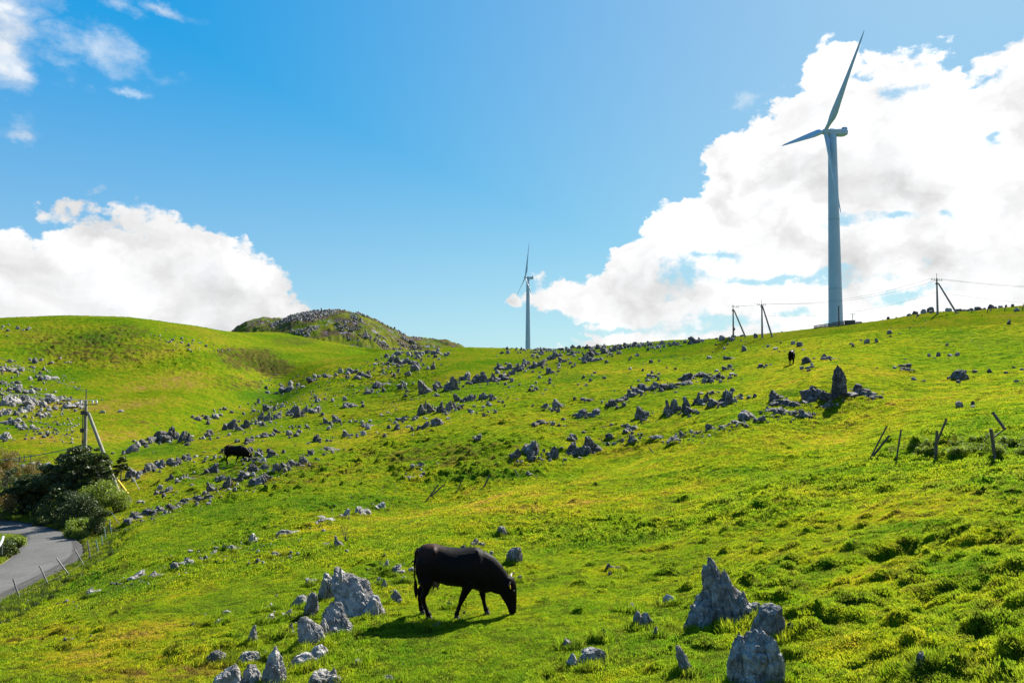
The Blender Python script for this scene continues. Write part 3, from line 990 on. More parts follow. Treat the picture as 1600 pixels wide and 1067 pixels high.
ICO = {k: ico(k) for k in (2, 3, 4, 5, 6)}


def perlin3(P, s, seed):
    """3D-like noise from three 2D sheets"""
    x, y, z = P[:, 0] * s, P[:, 1] * s, P[:, 2] * s
    return (perlin(x + z * 0.37, y - z * 0.23, seed) + perlin(y + x * 0.31, z + x * 0.17, seed + 1) + perlin(z - y * 0.29, x + y * 0.13, seed + 2)) * 0.6


def lump(w, d, h, seed, taper=0.5, tilt=(0, 0), off=(0, 0, 0), rot=0.0, res=4, facets=9, rough=1.0, flute=1.0, cut=0.80, ridge=0.0, blunt=None):
    """one tongue of limestone: tapered, cut by planes, fluted by the rain; size in metres, foot at z=0"""
    rs = np.random.RandomState(seed)
    V, T = ICO[res]
    P = V.copy()
    for _ in range(facets):
        nrm = rs.normal(size=3)
        nrm[2] = abs(nrm[2]) * 0.6
        nrm /= np.linalg.norm(nrm)
        dd = cut + 0.16 * rs.rand()
        s = P @ nrm - dd
        P = P - np.where(s > 0, s, 0)[:, None] * nrm[None, :] * 0.93
    if blunt is not None:
        for _ in range(2):
            nrm = np.array([rs.normal() * .28, rs.normal() * .2 - .1, 1.0])
            nrm /= np.linalg.norm(nrm)
            s = P @ nrm - blunt * (0.9 + 0.25 * rs.rand())
            P = P - np.where(s > 0, s, 0)[:, None] * nrm[None, :] * 0.9
    t = (P[:, 2] + 1) / 2
    rad = (1 - np.clip(t, 0, 1) ** 1.2 * taper)
    P[:, 0] *= rad
    P[:, 1] *= rad * (1 - ridge * t)
    # erosion
    Q = P + seed * 3.7
    ang = np.arctan2(P[:, 1], P[:, 0])
    groove = np.abs(perlin3(Q * np.array([1, 1, 0.28]), 2.6, seed % 900))
    big = perlin3(Q, 1.3, 3 + seed % 900)
    mid_ = perlin3(Q, 3.3, 7 + seed % 900)
    fin = np.abs(perlin3(Q, 7.5, 9 + seed % 900))
    side = np.clip(1.3 - np.abs(P[:, 2]) * 0.6, 0.3, 1)
    k = 1 + rough * (0.16 * big + 0.10 * mid_ - 0.10 * fin * (res > 3)) - flute * 0.50 * np.clip(0.30 - groove, 0, None) * side - 0.10 * rough * np.clip(0.16 - np.abs(perlin3(Q * np.array([.5, .5, 2.2]), 2.2, 21 + seed % 900)), 0, None) * 4
    if res > 4:         # solution clefts
        c1 = np.abs(perlin3(Q * np.array([1, 1, .55]), 2.3, 31 + seed % 900))
        c2 = np.abs(perlin3(Q * np.array([1, 1, .8]), 5.2, 41 + seed % 900))
        c3 = np.abs(perlin3(Q, 11.0, 51 + seed % 900))
        k = k - rough * (1.3 * np.clip(0.10 - c1, 0, None) + 0.75 * np.clip(0.09 - c2, 0, None) + 0.35 * np.clip(0.08 - c3, 0, None))
    P = P * np.stack([k, k, 1 + (k - 1) * 0.3], 1)
    P[:, 2] += rough * 0.05 * mid_
    P = P * np.array([w / 2, d / 2, 1.0])
    P[:, 2] = (P[:, 2] + .62) / (P[:, 2].max() + .62) * h
    c, s = cos(rot), sin(rot)
    P[:, 0] += np.clip(P[:, 2], 0, None) * tilt[0]
    P[:, 1] += np.clip(P[:, 2], 0, None) * tilt[1]
    x = P[:, 0] * c - P[:, 1] * s
    y = P[:, 0] * s + P[:, 1] * c
    P = np.stack([x + off[0], y + off[1], P[:, 2] + off[2]], 1)
    return P, T


def rock_from(lumps, name='limestone_rock', mat=None):
    Vs, Ts, n = [], [], 0
    for L_ in lumps:
        P, T = lump(**L_)
        Vs.append(P)
        Ts.append(T + n)
        n += len(P)
    return raw_mesh(name, np.concatenate(Vs), np.concatenate(Ts), mat or RKM, True)


def sharpen(me, ang=38):
    me.polygons.foreach_set('use_smooth', np.ones(len(me.polygons), bool))
    try:
        me.set_sharp_from_angle(angle=R(ang))
    except Exception:
        pass
    return me


# shapes shared by the many smaller rocks (unit size: 1 wide, 1 high)
PROTO = {'pointed': [], 'blocky': [], 'low': []}


def blades_of_rock(seed, n, w0, hlo, hhi, tap, lean, res=3, d0=0.5, cut=.70, bl=.5):
    """an outcrop: several tilted tongues of limestone side by side, of uneven height"""
    rr = random.Random(seed)
    L_ = []
    ln = rr.uniform(-lean, lean)
    for k in range(n):
        f_ = (k + .5) / n - .5
        hgt = rr.uniform(hlo, hhi) * (1 - abs(f_) * .5)
        L_.append(dict(w=w0 * rr.uniform(.75, 1.35), d=d0 * rr.uniform(.8, 1.3), h=hgt, seed=seed * 11 + k, taper=rr.uniform(*tap), tilt=(ln + rr.uniform(-.14, .14), rr.uniform(-.1, .15)),
                       off=(f_ * (1 - w0) * 1.05, rr.uniform(-.16, .16), rr.uniform(-.05, .0)), rot=rr.uniform(-.5, .5), res=res, cut=cut, ridge=rr.uniform(0, .5), facets=10, rough=1.3, flute=1.25, blunt=bl))
    top = max(L_, key=lambda q: q['h'])
    top['h'] = 1.0
    top['res'] = res + 1
    return sharpen(rock_from(L_))


for s in range(10):
    PROTO['pointed'].append(blades_of_rock(100 + s, 2 + s % 2, .66, .5, .85, (.3, .6), .2, d0=.6, cut=.66, bl=.72))
for s in range(12):
    PROTO['blocky'].append(blades_of_rock(200 + s, 2 + s % 3, .56, .6, .98, (.08, .38), .2, d0=.6, cut=.62, bl=.42))
for s in range(10):
    PROTO['low'].append(blades_of_rock(300 + s, 3 + s % 3, .48, .6, 1.0, (.05, .35), .12, d0=.45, cut=.64, bl=.35))

PALE = {}
for kd_, ms_ in PROTO.items():
    PALE[kd_] = []
    for m_ in ms_:
        c_ = m_.copy()
        c_.materials.clear()
        c_.materials.append(RKP)
        PALE[kd_].append(c_)
ALLROCKS = []        # (object, cluster phrase, group, u, v, w_px, h_px, kind)


def put_rock(u, vb, wpx, hpx, cluster, lab=None, me=None, kind=None, dist=None):
    p = hit(u, vb)
    r = p.length
    k = r / F
    if vb < 562 and u < 360:
        k *= 0.62
    W_, H_ = wpx * k * 1.42, hpx * k * (0.95 if 'skyline' not in cluster else 0.7)
    if kind is None:
        q = hpx / wpx
        kind = 'pointed' if q > 1.12 else ('blocky' if q > 0.6 else 'low')
    a0 = math.atan2(p.x, p.y)
    dep = W_ * 0.3
    x, y = p.x + dep * sin(a0), p.y + dep * cos(a0)
    z = min(float(ground_z(x, y)), p.z + dep * 0.5)
    if me is None:
        fam = PALE if ('left hill' in cluster or 'yellow brow' in cluster or 'bare line' in cluster or 'leaning slabs' in cluster) else PROTO
        me = fam[kind][(int(u * 7 + vb * 3) % 997) % len(PROTO[kind])]
        sx, sy, sz = W_ * 1.02, W_ * 1.02, H_
    else:
        sx = sy = sz = r / F * 1.0
    o = bpy.data.objects.new('limestone_rock', me)
    COL.objects.link(o)
    h0 = int(u * 13 + vb * 29) % 100
    o.location = (x, y, z - 0.10 * H_)
    flip = -1 if h0 % 2 else 1
    o.rotation_euler = (0, 0, -a0 + (h0 - 50) / 100 * 0.5)
    o.scale = (sx * flip, sy * (0.8 + 0.004 * h0), sz)
    ALLROCKS.append([o, cluster, u, vb, wpx, hpx, kind, lab])
    return o


def big_rock(u, vb, lumps, lab, depth=0.25):
    """a hand-shaped rock: lumps given in photo pixels at the rock's own distance"""
    p = hit(u, vb)
    k = p.length / F
    a0 = math.atan2(p.x, p.y)
    LL_ = []
    wmax = 0
    for q in lumps:
        q = dict(q)
        for key in ('w', 'd', 'h'):
            q[key] *= k
        q['h'] *= 0.94
        q['off'] = tuple(c * k for c in q.get('off', (0, 0, 0)))
        wmax = max(wmax, q['w'])
        LL_.append(q)
    me = sharpen(rock_from(LL_, mat=RKP if vb > 800 else RKM), 32)
    o = bpy.data.objects.new('limestone_rock', me)
    COL.objects.link(o)
    dep = wmax * depth
    x, y = p.x + dep * sin(a0), p.y + dep * cos(a0)
    o.location = (x, y, min(float(ground_z(x, y)), p.z + 0.25) - 0.05)
    o.rotation_euler = (0, 0, -a0)
    tag(o, lab, 'rock', 'large limestone rocks near the grazing cow')
    return o


# the great cone at lower right
big_rock(1128, 972, [
    dict(w=116, d=84, h=74, seed=1, blunt=0.8, taper=0.62, tilt=(-0.12, 0.1), off=(2, 8, 0), res=6, rough=1.15, flute=1.4, cut=.74, facets=12),
    dict(w=66, d=52, h=98, seed=2, blunt=0.9, taper=0.66, off=(-3, 4, 0), tilt=(-.16, .0), res=6, rough=1.15, flute=1.5, cut=.76),
    dict(w=44, d=40, h=82, seed=4, blunt=0.5, taper=0.45, off=(16, -6, 0), tilt=(-.22, .05), res=6, rough=1.15, flute=1.5, cut=.72),
    dict(w=44, d=38, h=54, seed=9, blunt=0.5, taper=0.35, off=(30, -10, 0), tilt=(-.2, .05), res=5, rough=1.15, flute=1.5, cut=.72),
    dict(w=26, d=24, h=66, seed=10, blunt=0.6, taper=0.3, off=(4, -22, 0), tilt=(-.15, .25), res=5, rough=1.4, flute=1.2),
    dict(w=46, d=34, h=44, seed=3, blunt=0.6, taper=0.45, off=(-34, -16, -6), tilt=(.30, .1), res=5, flute=0.6, rough=1.0),
    dict(w=40, d=34, h=40, seed=5, blunt=0.5, taper=0.4, off=(46, -10, 0), tilt=(-.2, 0), res=5, flute=1.4, rough=1.15),
    dict(w=28, d=24, h=24, seed=6, blunt=0.5, taper=0.3, off=(62, -4, -3), res=5, flute=1.2, rough=1.4),
    dict(w=26, d=22, h=30, seed=7, blunt=0.5, taper=0.3, off=(24, -32, -4), tilt=(0, .3), res=5, flute=1.2, rough=1.4)],
    'tall cone of fluted grey limestone rising alone in the lower right grass')
big_rock(1101, 985, [dict(w=17, d=14, h=38, seed=8, taper=0.45, tilt=(.5, 0), off=(-4, 0, 0), res=4)], 'small leaning finger of rock propped against the foot of the great limestone cone', 0.0)
big_rock(1203, 1006, [dict(w=56, d=36, h=56, seed=11, blunt=0.6, taper=0.22, tilt=(0.04, 0.05), res=6, cut=.76, flute=.5, rough=.5)],
         'round topped dark grey boulder just right of the great limestone cone')
big_rock(1180, 1078, [dict(w=78, d=56, h=92, seed=15, blunt=0.5, taper=0.26, tilt=(-0.02, 0.1), off=(4, 0, -6), res=6, cut=.74, flute=.9, rough=1.0),
                      dict(w=34, d=36, h=62, seed=16, blunt=0.6, taper=0.3, off=(-24, 4, 6), tilt=(.05, 0), res=5),
                      dict(w=28, d=28, h=50, seed=17, blunt=0.5, taper=0.4, off=(28, 8, 10), res=4)],
         'bulky cracked boulder cut by the bottom edge of the photo at right', 0.2)
# the slab group left of the cow
big_rock(560, 966, [dict(w=84, d=44, h=70, seed=21, blunt=0.5, taper=0.42, tilt=(-0.40, 0.50), off=(6, 0, -4), res=6, cut=.70, flute=0.9, rough=1.2, facets=12, ridge=.3),
                    dict(w=34, d=34, h=34, seed=22, blunt=0.5, taper=0.5, off=(20, -8, -2), res=4, flute=.6),
                    dict(w=9, d=9, h=20, seed=23, taper=0.7, off=(-26, 10, 50), res=3)],
         'largest pale grey slab leaning left above the other slabs beside the cow')
big_rock(509, 940, [dict(w=30, d=24, h=44, seed=25, blunt=0.6, taper=0.5, tilt=(.1, 0), res=5)], 'dark narrow rock wedged behind the largest leaning slab')
big_rock(527, 994, [dict(w=56, d=34, h=48, seed=27, blunt=0.45, taper=0.40, tilt=(-0.28, 0.5), off=(4, 0, -2), res=6, cut=.72, flute=.9, rough=1.2, facets=11, ridge=.3),
                    dict(w=20, d=20, h=30, seed=28, taper=0.5, off=(-18, -4, 0), res=4)],
         'second leaning slab, just below and in front of the largest one')
big_rock(486, 1014, [dict(w=46, d=30, h=46, seed=31, blunt=0.45, taper=0.38, tilt=(-0.24, 0.45), off=(3, 0, -3), res=6, cut=.72, flute=.8, facets=11)],
         'rounded leaning slab above the long flat boulder near the bottom')
big_rock(476, 1042, [dict(w=70, d=28, h=24, seed=33, taper=0.3, rot=0.35, off=(0, 0, -2), res=5, cut=.72, flute=.4, rough=.7),
                     dict(w=34, d=26, h=26, seed=34, taper=0.4, off=(20, 8, 2), rot=.4, res=4)], 'long flat pale boulder lying at the foot of the leaning slabs')
big_rock(428, 1076, [dict(w=42, d=32, h=54, seed=36, blunt=0.8, taper=0.58, tilt=(0.02, 0.3), res=6, cut=.8, flute=.9)], 'sharp pointed grey rock standing at the bottom edge left of centre')
big_rock(372, 1080, [dict(w=44, d=34, h=36, seed=38, blunt=0.55, taper=0.3, off=(-12, 0, 0), res=5, cut=.78, rough=.7), dict(w=34, d=30, h=34, seed=39, blunt=0.55, taper=0.35, off=(16, 0, -2), res=5, rough=.7)],
         'low twin humped pale boulder at the bottom edge, leftmost of the big rocks')
big_rock(502, 1078, [dict(w=52, d=34, h=28, seed=41, blunt=0.5, taper=0.4, res=5, rot=.1), dict(w=24, d=18, h=28, seed=42, taper=0.6, off=(10, 6, 0), tilt=(.25, 0), res=4), dict(w=30, d=20, h=22, seed=43, blunt=0.6, taper=0.6, off=(18, -4, 0), res=4)],
         'jagged white topped slab at the bottom edge below the cow shadow')
big_rock(337, 1040, [dict(w=36, d=26, h=22, seed=45, taper=0.3, rot=.3, res=5)], 'low dark rock sunk in brown grass at far lower left of the slabs')
big_rock(390, 1037, [dict(w=46, d=26, h=20, seed=47, taper=0.35, rot=.2, res=5), dict(w=16, d=14, h=14, seed=48, off=(20, 6, 2), res=3)], 'flat pale rock lying between the dark sunken rock and the slabs')
big_rock(393, 1008, [dict(w=20, d=16, h=32, seed=50, taper=0.6, tilt=(.12, 0), res=4)], 'small thumb shaped rock standing alone left of the leaning slabs')
big_rock(482, 965, [dict(w=22, d=18, h=38, seed=52, blunt=0.55, taper=0.35, tilt=(.2, 0), res=4), dict(w=12, d=12, h=20, seed=53, off=(9, 3, 8), res=3)], 'upright broken rock left of the second leaning slab')
big_rock(467, 951, [dict(w=34, d=20, h=22, seed=55, taper=0.4, rot=.3, tilt=(.2, 0), res=4)], 'dark wedge shaped rock at the upper left end of the slab group')
big_rock(571, 920, [dict(w=28, d=20, h=22, seed=57, blunt=0.5, taper=0.5, tilt=(-.2, 0), res=5)], 'dark ridged rock between the largest slab and the cow')
big_rock(804, 881, [dict(w=34, d=30, h=28, seed=59, blunt=0.45, taper=0.45, res=5, cut=.72)], 'angular rock lying up the slope behind the neck of the grazing cow')
big_rock(917, 1042, [dict(w=46, d=30, h=30, seed=61, blunt=0.45, taper=0.25, off=(8, 4, 0), rot=.15, res=5), dict(w=26, d=22, h=24, seed=62, off=(-20, 0, -2), res=4)], 'arched rock over a dark hole at the bottom between cow and cone')
big_rock(1071, 1053, [dict(w=26, d=20, h=46, seed=64, taper=0.45, tilt=(-.35, 0), off=(5, 0, -3), res=5)], 'narrow rock leaning left in dark tufts below the great cone')
big_rock(1003, 982, [dict(w=18, d=16, h=30, seed=66, taper=0.3, off=(-6, 0, 0), res=4), dict(w=24, d=14, h=20, seed=67, taper=.3, off=(5, 4, 6), res=4)], 'hooked grey rock in the grass left of the great limestone cone')
big_rock(1047, 947, [dict(w=30, d=22, h=20, seed=69, taper=0.5, tilt=(-.1, 0), res=4)], 'dark low rock touching a tuft at upper left of the great cone')
# the standing stone
big_rock(1313, 621, [dict(w=25, d=18, h=51, seed=71, blunt=0.85, taper=0.40, tilt=(-0.02, 0), off=(-1, 0, -3), res=6, cut=.82, flute=.9)], 'tall dark standing stone with a pointed top on the upper right slope')

CL = {
    'A': ('among the leaning slabs beside the cow', [(423, 974, 19, 14), (449, 968, 14, 12), (457, 996, 15, 20), (488, 914, 17, 11), (622, 944, 18, 21), (619, 900, 24, 16), (603, 890, 15, 18),
          (641, 896, 17, 14), (594, 914, 16, 14), (602, 924, 10, 20), (559, 1042, 20, 14), (609, 1070, 20, 16), (629, 912, 13, 12)]),
    'B': ('in the bare line left of the slabs', [(351, 964, 16, 10), (342, 976, 15, 7), (419, 956, 20, 9), (395, 850, 15, 18), (367, 862, 20, 7), (332, 871, 18, 10), (432, 871, 15, 8), (403, 879, 11, 5), (453, 873, 9, 5),
          (216, 905, 22, 11), (246, 904, 24, 10), (275, 893, 14, 14), (293, 885, 18, 11), (175, 912, 8, 5), (192, 906, 7, 3), (152, 930, 22, 10), (104, 940, 10, 5), (143, 923, 9, 4), (297, 862, 12, 5), (320, 875, 9, 5),
          (350, 855, 9, 5), (112, 1000, 9, 5)]),
    'C': ('in the row under the yellow brow', [(449, 838, 26, 10), (491, 822, 24, 12), (514, 814, 23, 8), (537, 810, 16, 15), (565, 806, 24, 18), (593, 796, 17, 13), (512, 855, 16, 8), (530, 858, 14, 22), (436, 838, 10, 6)]),
    'D': ('on the grass around the cow', [(743, 856, 20, 15), (786, 838, 18, 17), (767, 866, 11, 8), (722, 860, 15, 6), (811, 911, 12, 13), (708, 951, 16, 9), (680, 985, 24, 9)]),
    'E': ('around the great limestone cone', [(1023, 996, 14, 20), (942, 998, 12, 18), (890, 1012, 18, 14), (982, 955, 26, 12), (962, 894, 26, 14), (1154, 995, 10, 7), (1238, 988, 14, 16), (1416, 1050, 20, 9), (1441, 1046, 18, 18)]),
    'F': ('in the row by the standing stone', [(1340, 613, 17, 13), (1345, 622, 36, 12), (1362, 624, 20, 12), (1298, 628, 26, 15), (1271, 625, 27, 20), (1213, 628, 22, 18), (1218, 636, 25, 11), (1240, 636, 24, 12), (1263, 633, 22, 11),
          (1218, 647, 26, 11), (1241, 650, 22, 9), (1260, 654, 18, 16), (1209, 652, 14, 8), (1188, 661, 16, 12), (1167, 656, 24, 16), (1159, 665, 24, 8), (1136, 669, 21, 9), (1113, 674, 20, 12), (1092, 680, 16, 9),
          (1080, 678, 12, 8), (1068, 684, 12, 11), (1052, 692, 22, 14), (1028, 688, 22, 6), (1290, 640, 20, 6)]),
    'G': ('in the block group at mid slope', [(1044, 648, 16, 28), (1055, 646, 18, 26), (1073, 642, 15, 22), (1079, 647, 18, 13), (1089, 632, 12, 22), (1099, 632, 17, 20), (1111, 617, 13, 8), (1118, 636, 22, 15), (1131, 629, 16, 20),
          (1141, 632, 18, 22), (1155, 623, 13, 9), (1171, 622, 11, 6), (1144, 612, 12, 8), (1004, 654, 21, 22), (1008, 660, 15, 8), (984, 676, 26, 10), (975, 668, 14, 8), (1135, 618, 14, 10)]),
    'H': ('in the jagged outcrop below the skyline cow', [(1072, 595, 26, 19), (1094, 590, 20, 13), (1110, 594, 18, 16), (1120, 592, 16, 13), (1072, 602, 25, 10), (1028, 608, 16, 18), (1040, 609, 20, 14), (1054, 608, 18, 14), (1022, 590, 16, 9), (1030, 585, 9, 8),
          (1000, 616, 24, 16), (1012, 612, 22, 20), (1020, 610, 14, 14), (990, 620, 16, 10), (974, 629, 22, 11), (1100, 598, 14, 7), (1137, 579, 14, 10), (1140, 592, 10, 7), (1126, 598, 10, 6)]),
    'I': ('on the open upper right slope', [(1262, 568, 15, 12), (1254, 577, 12, 8), (1268, 577, 16, 7), (1294, 563, 18, 8), (1286, 560, 12, 4), (1397, 576, 9, 5), (1410, 575, 16, 7), (1417, 581, 16, 7), (1429, 594, 11, 8), (1496, 594, 22, 16),
          (1523, 582, 11, 8), (1547, 582, 9, 8), (1589, 597, 11, 6), (1452, 557, 8, 5), (1466, 557, 10, 5), (1484, 557, 12, 6), (1495, 556, 10, 5), (1598, 579, 8, 6), (1500, 635, 14, 6), (1521, 633, 9, 3), (1188, 574, 12, 5), (1195, 575, 7, 4), (1140, 562, 18, 6),
          (1108, 560, 14, 6), (1250, 541, 14, 5), (1240, 538, 12, 5), (1212, 546, 12, 4), (1163, 548, 14, 6), (1018, 567, 11, 8), (1030, 565, 7, 5), (1004, 580, 8, 4), (1480, 540, 8, 3), (1576, 506, 9, 4), (1390, 522, 12, 4), (1330, 538, 9, 4), (1354, 536, 12, 4), (1370, 535, 10, 4)]),
    'J': ('in the boulder row of the middle slope', [(830, 712, 27, 24), (805, 719, 20, 17), (829, 722, 19, 17), (864, 717, 19, 22), (892, 713, 24, 27), (896, 690, 19, 13), (915, 711, 22, 20), (930, 708, 22, 30), (954, 686, 15, 10),
          (973, 690, 9, 8), (987, 694, 16, 11), (845, 722, 12, 9), (829, 742, 10, 10), (883, 720, 12, 8), (960, 694, 12, 8), (1000, 686, 10, 7)]),
    'K': ('in the short rows above the boulder row', [(906, 653, 24, 16), (927, 652, 24, 15), (872, 639, 20, 18), (851, 638, 14, 10), (844, 665, 26, 8), (874, 665, 10, 7), (956, 636, 20, 13), (973, 628, 20, 10), (988, 620, 14, 14), (997, 612, 12, 14),
          (920, 628, 20, 7), (860, 584, 16, 12), (859, 600, 9, 8), (812, 602, 8, 6), (945, 592, 12, 6), (925, 587, 8, 5), (828, 610, 8, 5), (852, 610, 8, 5), (903, 602, 8, 5), (1010, 596, 7, 4)]),
    'L': ('in the outcrop rising to the far turbine', [(665, 615, 20, 24), (706, 610, 20, 24), (684, 608, 16, 12), (727, 594, 18, 15), (744, 598, 15, 16), (756, 597, 16, 20), (768, 596, 14, 16), (784, 595, 22, 12), (735, 600, 16, 10),
          (782, 578, 20, 12), (796, 577, 14, 12), (806, 581, 12, 18), (800, 586, 11, 10), (814, 580, 10, 10), (832, 576, 12, 10), (822, 570, 12, 12), (845, 572, 14, 10), (862, 562, 16, 11), (870, 558, 14, 10), (858, 582, 14, 7), (880, 566, 14, 10),
          (874, 572, 10, 8), (922, 566, 26, 13), (910, 562, 14, 8), (926, 556, 18, 13), (921, 545, 16, 8), (936, 545, 13, 9), (945, 552, 14, 11), (958, 549, 12, 12), (968, 546, 14, 10), (980, 543, 14, 9), (992, 542, 16, 9), (1004, 540, 12, 7),
          (889, 550, 12, 7), (878, 547, 12, 6), (900, 552, 12, 6), (836, 552, 10, 6), (820, 548, 10, 5), (848, 553, 12, 8), (866, 550, 10, 6), (814, 547, 8, 5), (845, 546, 8, 5), (1016, 540, 14, 6), (1034, 538, 12, 6), (1054, 537, 9, 6), (1085, 537, 15, 14), (1128, 532, 16, 6), (1140, 530, 9, 9),
          (1070, 536, 10, 4), (1181, 528, 12, 5), (1012, 548, 9, 8), (996, 556, 12, 4), (790, 602, 10, 5)]),
    'M': ('in the split blocks left of centre', [(717, 627, 12, 15), (735, 627, 13, 13), (725, 628, 10, 10), (755, 624, 15, 13), (770, 626, 13, 13), (780, 628, 10, 7), (763, 632, 10, 6), (657, 649, 14, 20), (664, 641, 9, 18), (675, 645, 14, 18), (688, 645, 16, 22), (700, 643, 15, 19), (708, 640, 10, 14),
          (720, 640, 12, 9), (736, 644, 9, 6), (660, 671, 18, 14), (685, 665, 22, 14), (620, 672, 10, 11), (630, 658, 18, 9), (650, 655, 12, 8), (744, 689, 15, 12), (658, 730, 18, 9), (645, 748, 20, 8), (764, 645, 8, 6), (700, 655, 12, 7)]),
    'O': ('in the outcrop below the far rocky hill', [(612, 566, 12, 12), (622, 568, 12, 13), (632, 569, 14, 12), (651, 577, 20, 18), (644, 570, 12, 10), (620, 556, 14, 9), (606, 570, 9, 10), (665, 553, 16, 7), (683, 553, 16, 7), (686, 562, 8, 5), (677, 576, 14, 5), (654, 560, 16, 6), (640, 556, 14, 6), (700, 553, 10, 5),
          (565, 588, 24, 13), (550, 584, 12, 10), (532, 582, 14, 7), (595, 606, 28, 10), (600, 584, 9, 6), (640, 586, 12, 5), (634, 602, 8, 6), (625, 608, 14, 6), (575, 616, 14, 8), (450, 612, 22, 12), (490, 596, 20, 9), (514, 590, 18, 8), (545, 580, 12, 6), (466, 604, 12, 6), (520, 627, 9, 10), (547, 637, 20, 8)]),
    'Q': ('in the left hand row of tall blocks', [(270, 687, 14, 21), (248, 693, 28, 16), (257, 690, 14, 16), (286, 690, 15, 18), (297, 690, 14, 16), (206, 708, 16, 15), (221, 696, 14, 8), (328, 682, 15, 11), (360, 671, 18, 18), (374, 674, 12, 14), (384, 670, 14, 16), (393, 663, 8, 12), (408, 657, 13, 17), (419, 658, 14, 18),
          (433, 654, 11, 12), (455, 646, 12, 14), (466, 652, 14, 20), (476, 645, 10, 14), (490, 645, 18, 12), (407, 665, 8, 8), (512, 664, 13, 13), (527, 661, 14, 15), (556, 660, 10, 9), (545, 683, 15, 13), (494, 691, 15, 13), (434, 678, 12, 10), (452, 680, 16, 6), (464, 680, 10, 9), (596, 649, 9, 10), (408, 684, 16, 8), (389, 692, 14, 9),
          (468, 668, 8, 8), (480, 668, 10, 6), (619, 669, 9, 11), (575, 668, 18, 6), (568, 680, 16, 6), (322, 655, 12, 7), (334, 653, 11, 7), (350, 640, 12, 6), (310, 656, 16, 6), (337, 650, 10, 6), (420, 640, 16, 10), (440, 636, 12, 8), (404, 630, 12, 8), (396, 644, 10, 8)]),
    'S': ('in the rows around the left cow', [(209, 747, 18, 17), (222, 743, 10, 15), (236, 735, 18, 14), (250, 732, 14, 14), (269, 727, 14, 14), (280, 726, 12, 12), (290, 719, 12, 10), (306, 714, 11, 8), (391, 709, 15, 14), (406, 712, 14, 12), (330, 741, 19, 17), (405, 723, 20, 10), (425, 714, 18, 12), (347, 706, 10, 9),
          (344, 716, 10, 8), (384, 719, 10, 5), (260, 771, 18, 11), (304, 784, 18, 10), (331, 771, 14, 18), (345, 753, 14, 12), (356, 765, 18, 22), (370, 755, 16, 16), (384, 748, 16, 11), (397, 740, 16, 12), (412, 736, 14, 12), (433, 738, 15, 17), (445, 733, 14, 14), (460, 730, 16, 13), (475, 726, 15, 14), (405, 759, 24, 16), (418, 752, 14, 14),
          (322, 782, 18, 10), (291, 749, 22, 11), (266, 752, 10, 12), (210, 815, 22, 12), (228, 806, 16, 12), (248, 802, 16, 12), (268, 799, 16, 12), (286, 790, 16, 9), (218, 785, 12, 6), (197, 818, 12, 8), (516, 704, 30, 6), (487, 710, 14, 6)]),
    'R': ('in the pale scree on the left hill', [(27, 610, 12, 9), (7, 634, 14, 12), (22, 632, 16, 12), (50, 634, 20, 13), (38, 645, 13, 10), (82, 628, 15, 13), (117, 638, 22, 9), (14, 663, 24, 9), (62, 679, 10, 7), (51, 670, 11, 5), (78, 593, 18, 7), (8, 581, 18, 8), (68, 731, 13, 8), (36, 730, 8, 4), (5, 648, 12, 9), (8, 686, 14, 10), (28, 668, 10, 7),
          (97, 623, 8, 8), (60, 650, 10, 7), (100, 636, 9, 6), (4, 600, 12, 8), (40, 614, 9, 6), (16, 620, 12, 8), (32, 580, 14, 6), (64, 641, 8, 6), (80, 568, 10, 6), (270, 532, 14, 6), (283, 536, 14, 6), (295, 541, 12, 5), (250, 525, 10, 5), (322, 541, 12, 4), (340, 548, 8, 4), (12, 518, 12, 4), (28, 514, 14, 4)]),
    'T': ('on the stony brow at the right skyline', [(1430, 491, 14, 3), (1444, 490, 12, 3), (1496, 486, 9, 5), (1482, 487, 14, 4), (1514, 483, 8, 3), (1527, 482, 14, 4), (1563, 478, 9, 4), (1582, 475, 7, 3), (1548, 481, 12, 3), (1420, 494, 10, 3), (1508, 486, 10, 3), (1538, 482, 8, 3), (1455, 489, 10, 3), (1590, 486, 12, 3)]),
}
LEFTOVER = []
_all = sorted([(w_ * h_, key, (u, vb, w_, h_)) for key, (_, lst) in CL.items() for (u, vb, w_, h_) in lst], reverse=True)
for i_, (_, key, (u, vb, w_, h_)) in enumerate(_all):
    if i_ < 270:
        put_rock(u, vb, w_, h_, CL[key][0])
    else:
        LEFTOVER.append((u, vb, w_, h_))

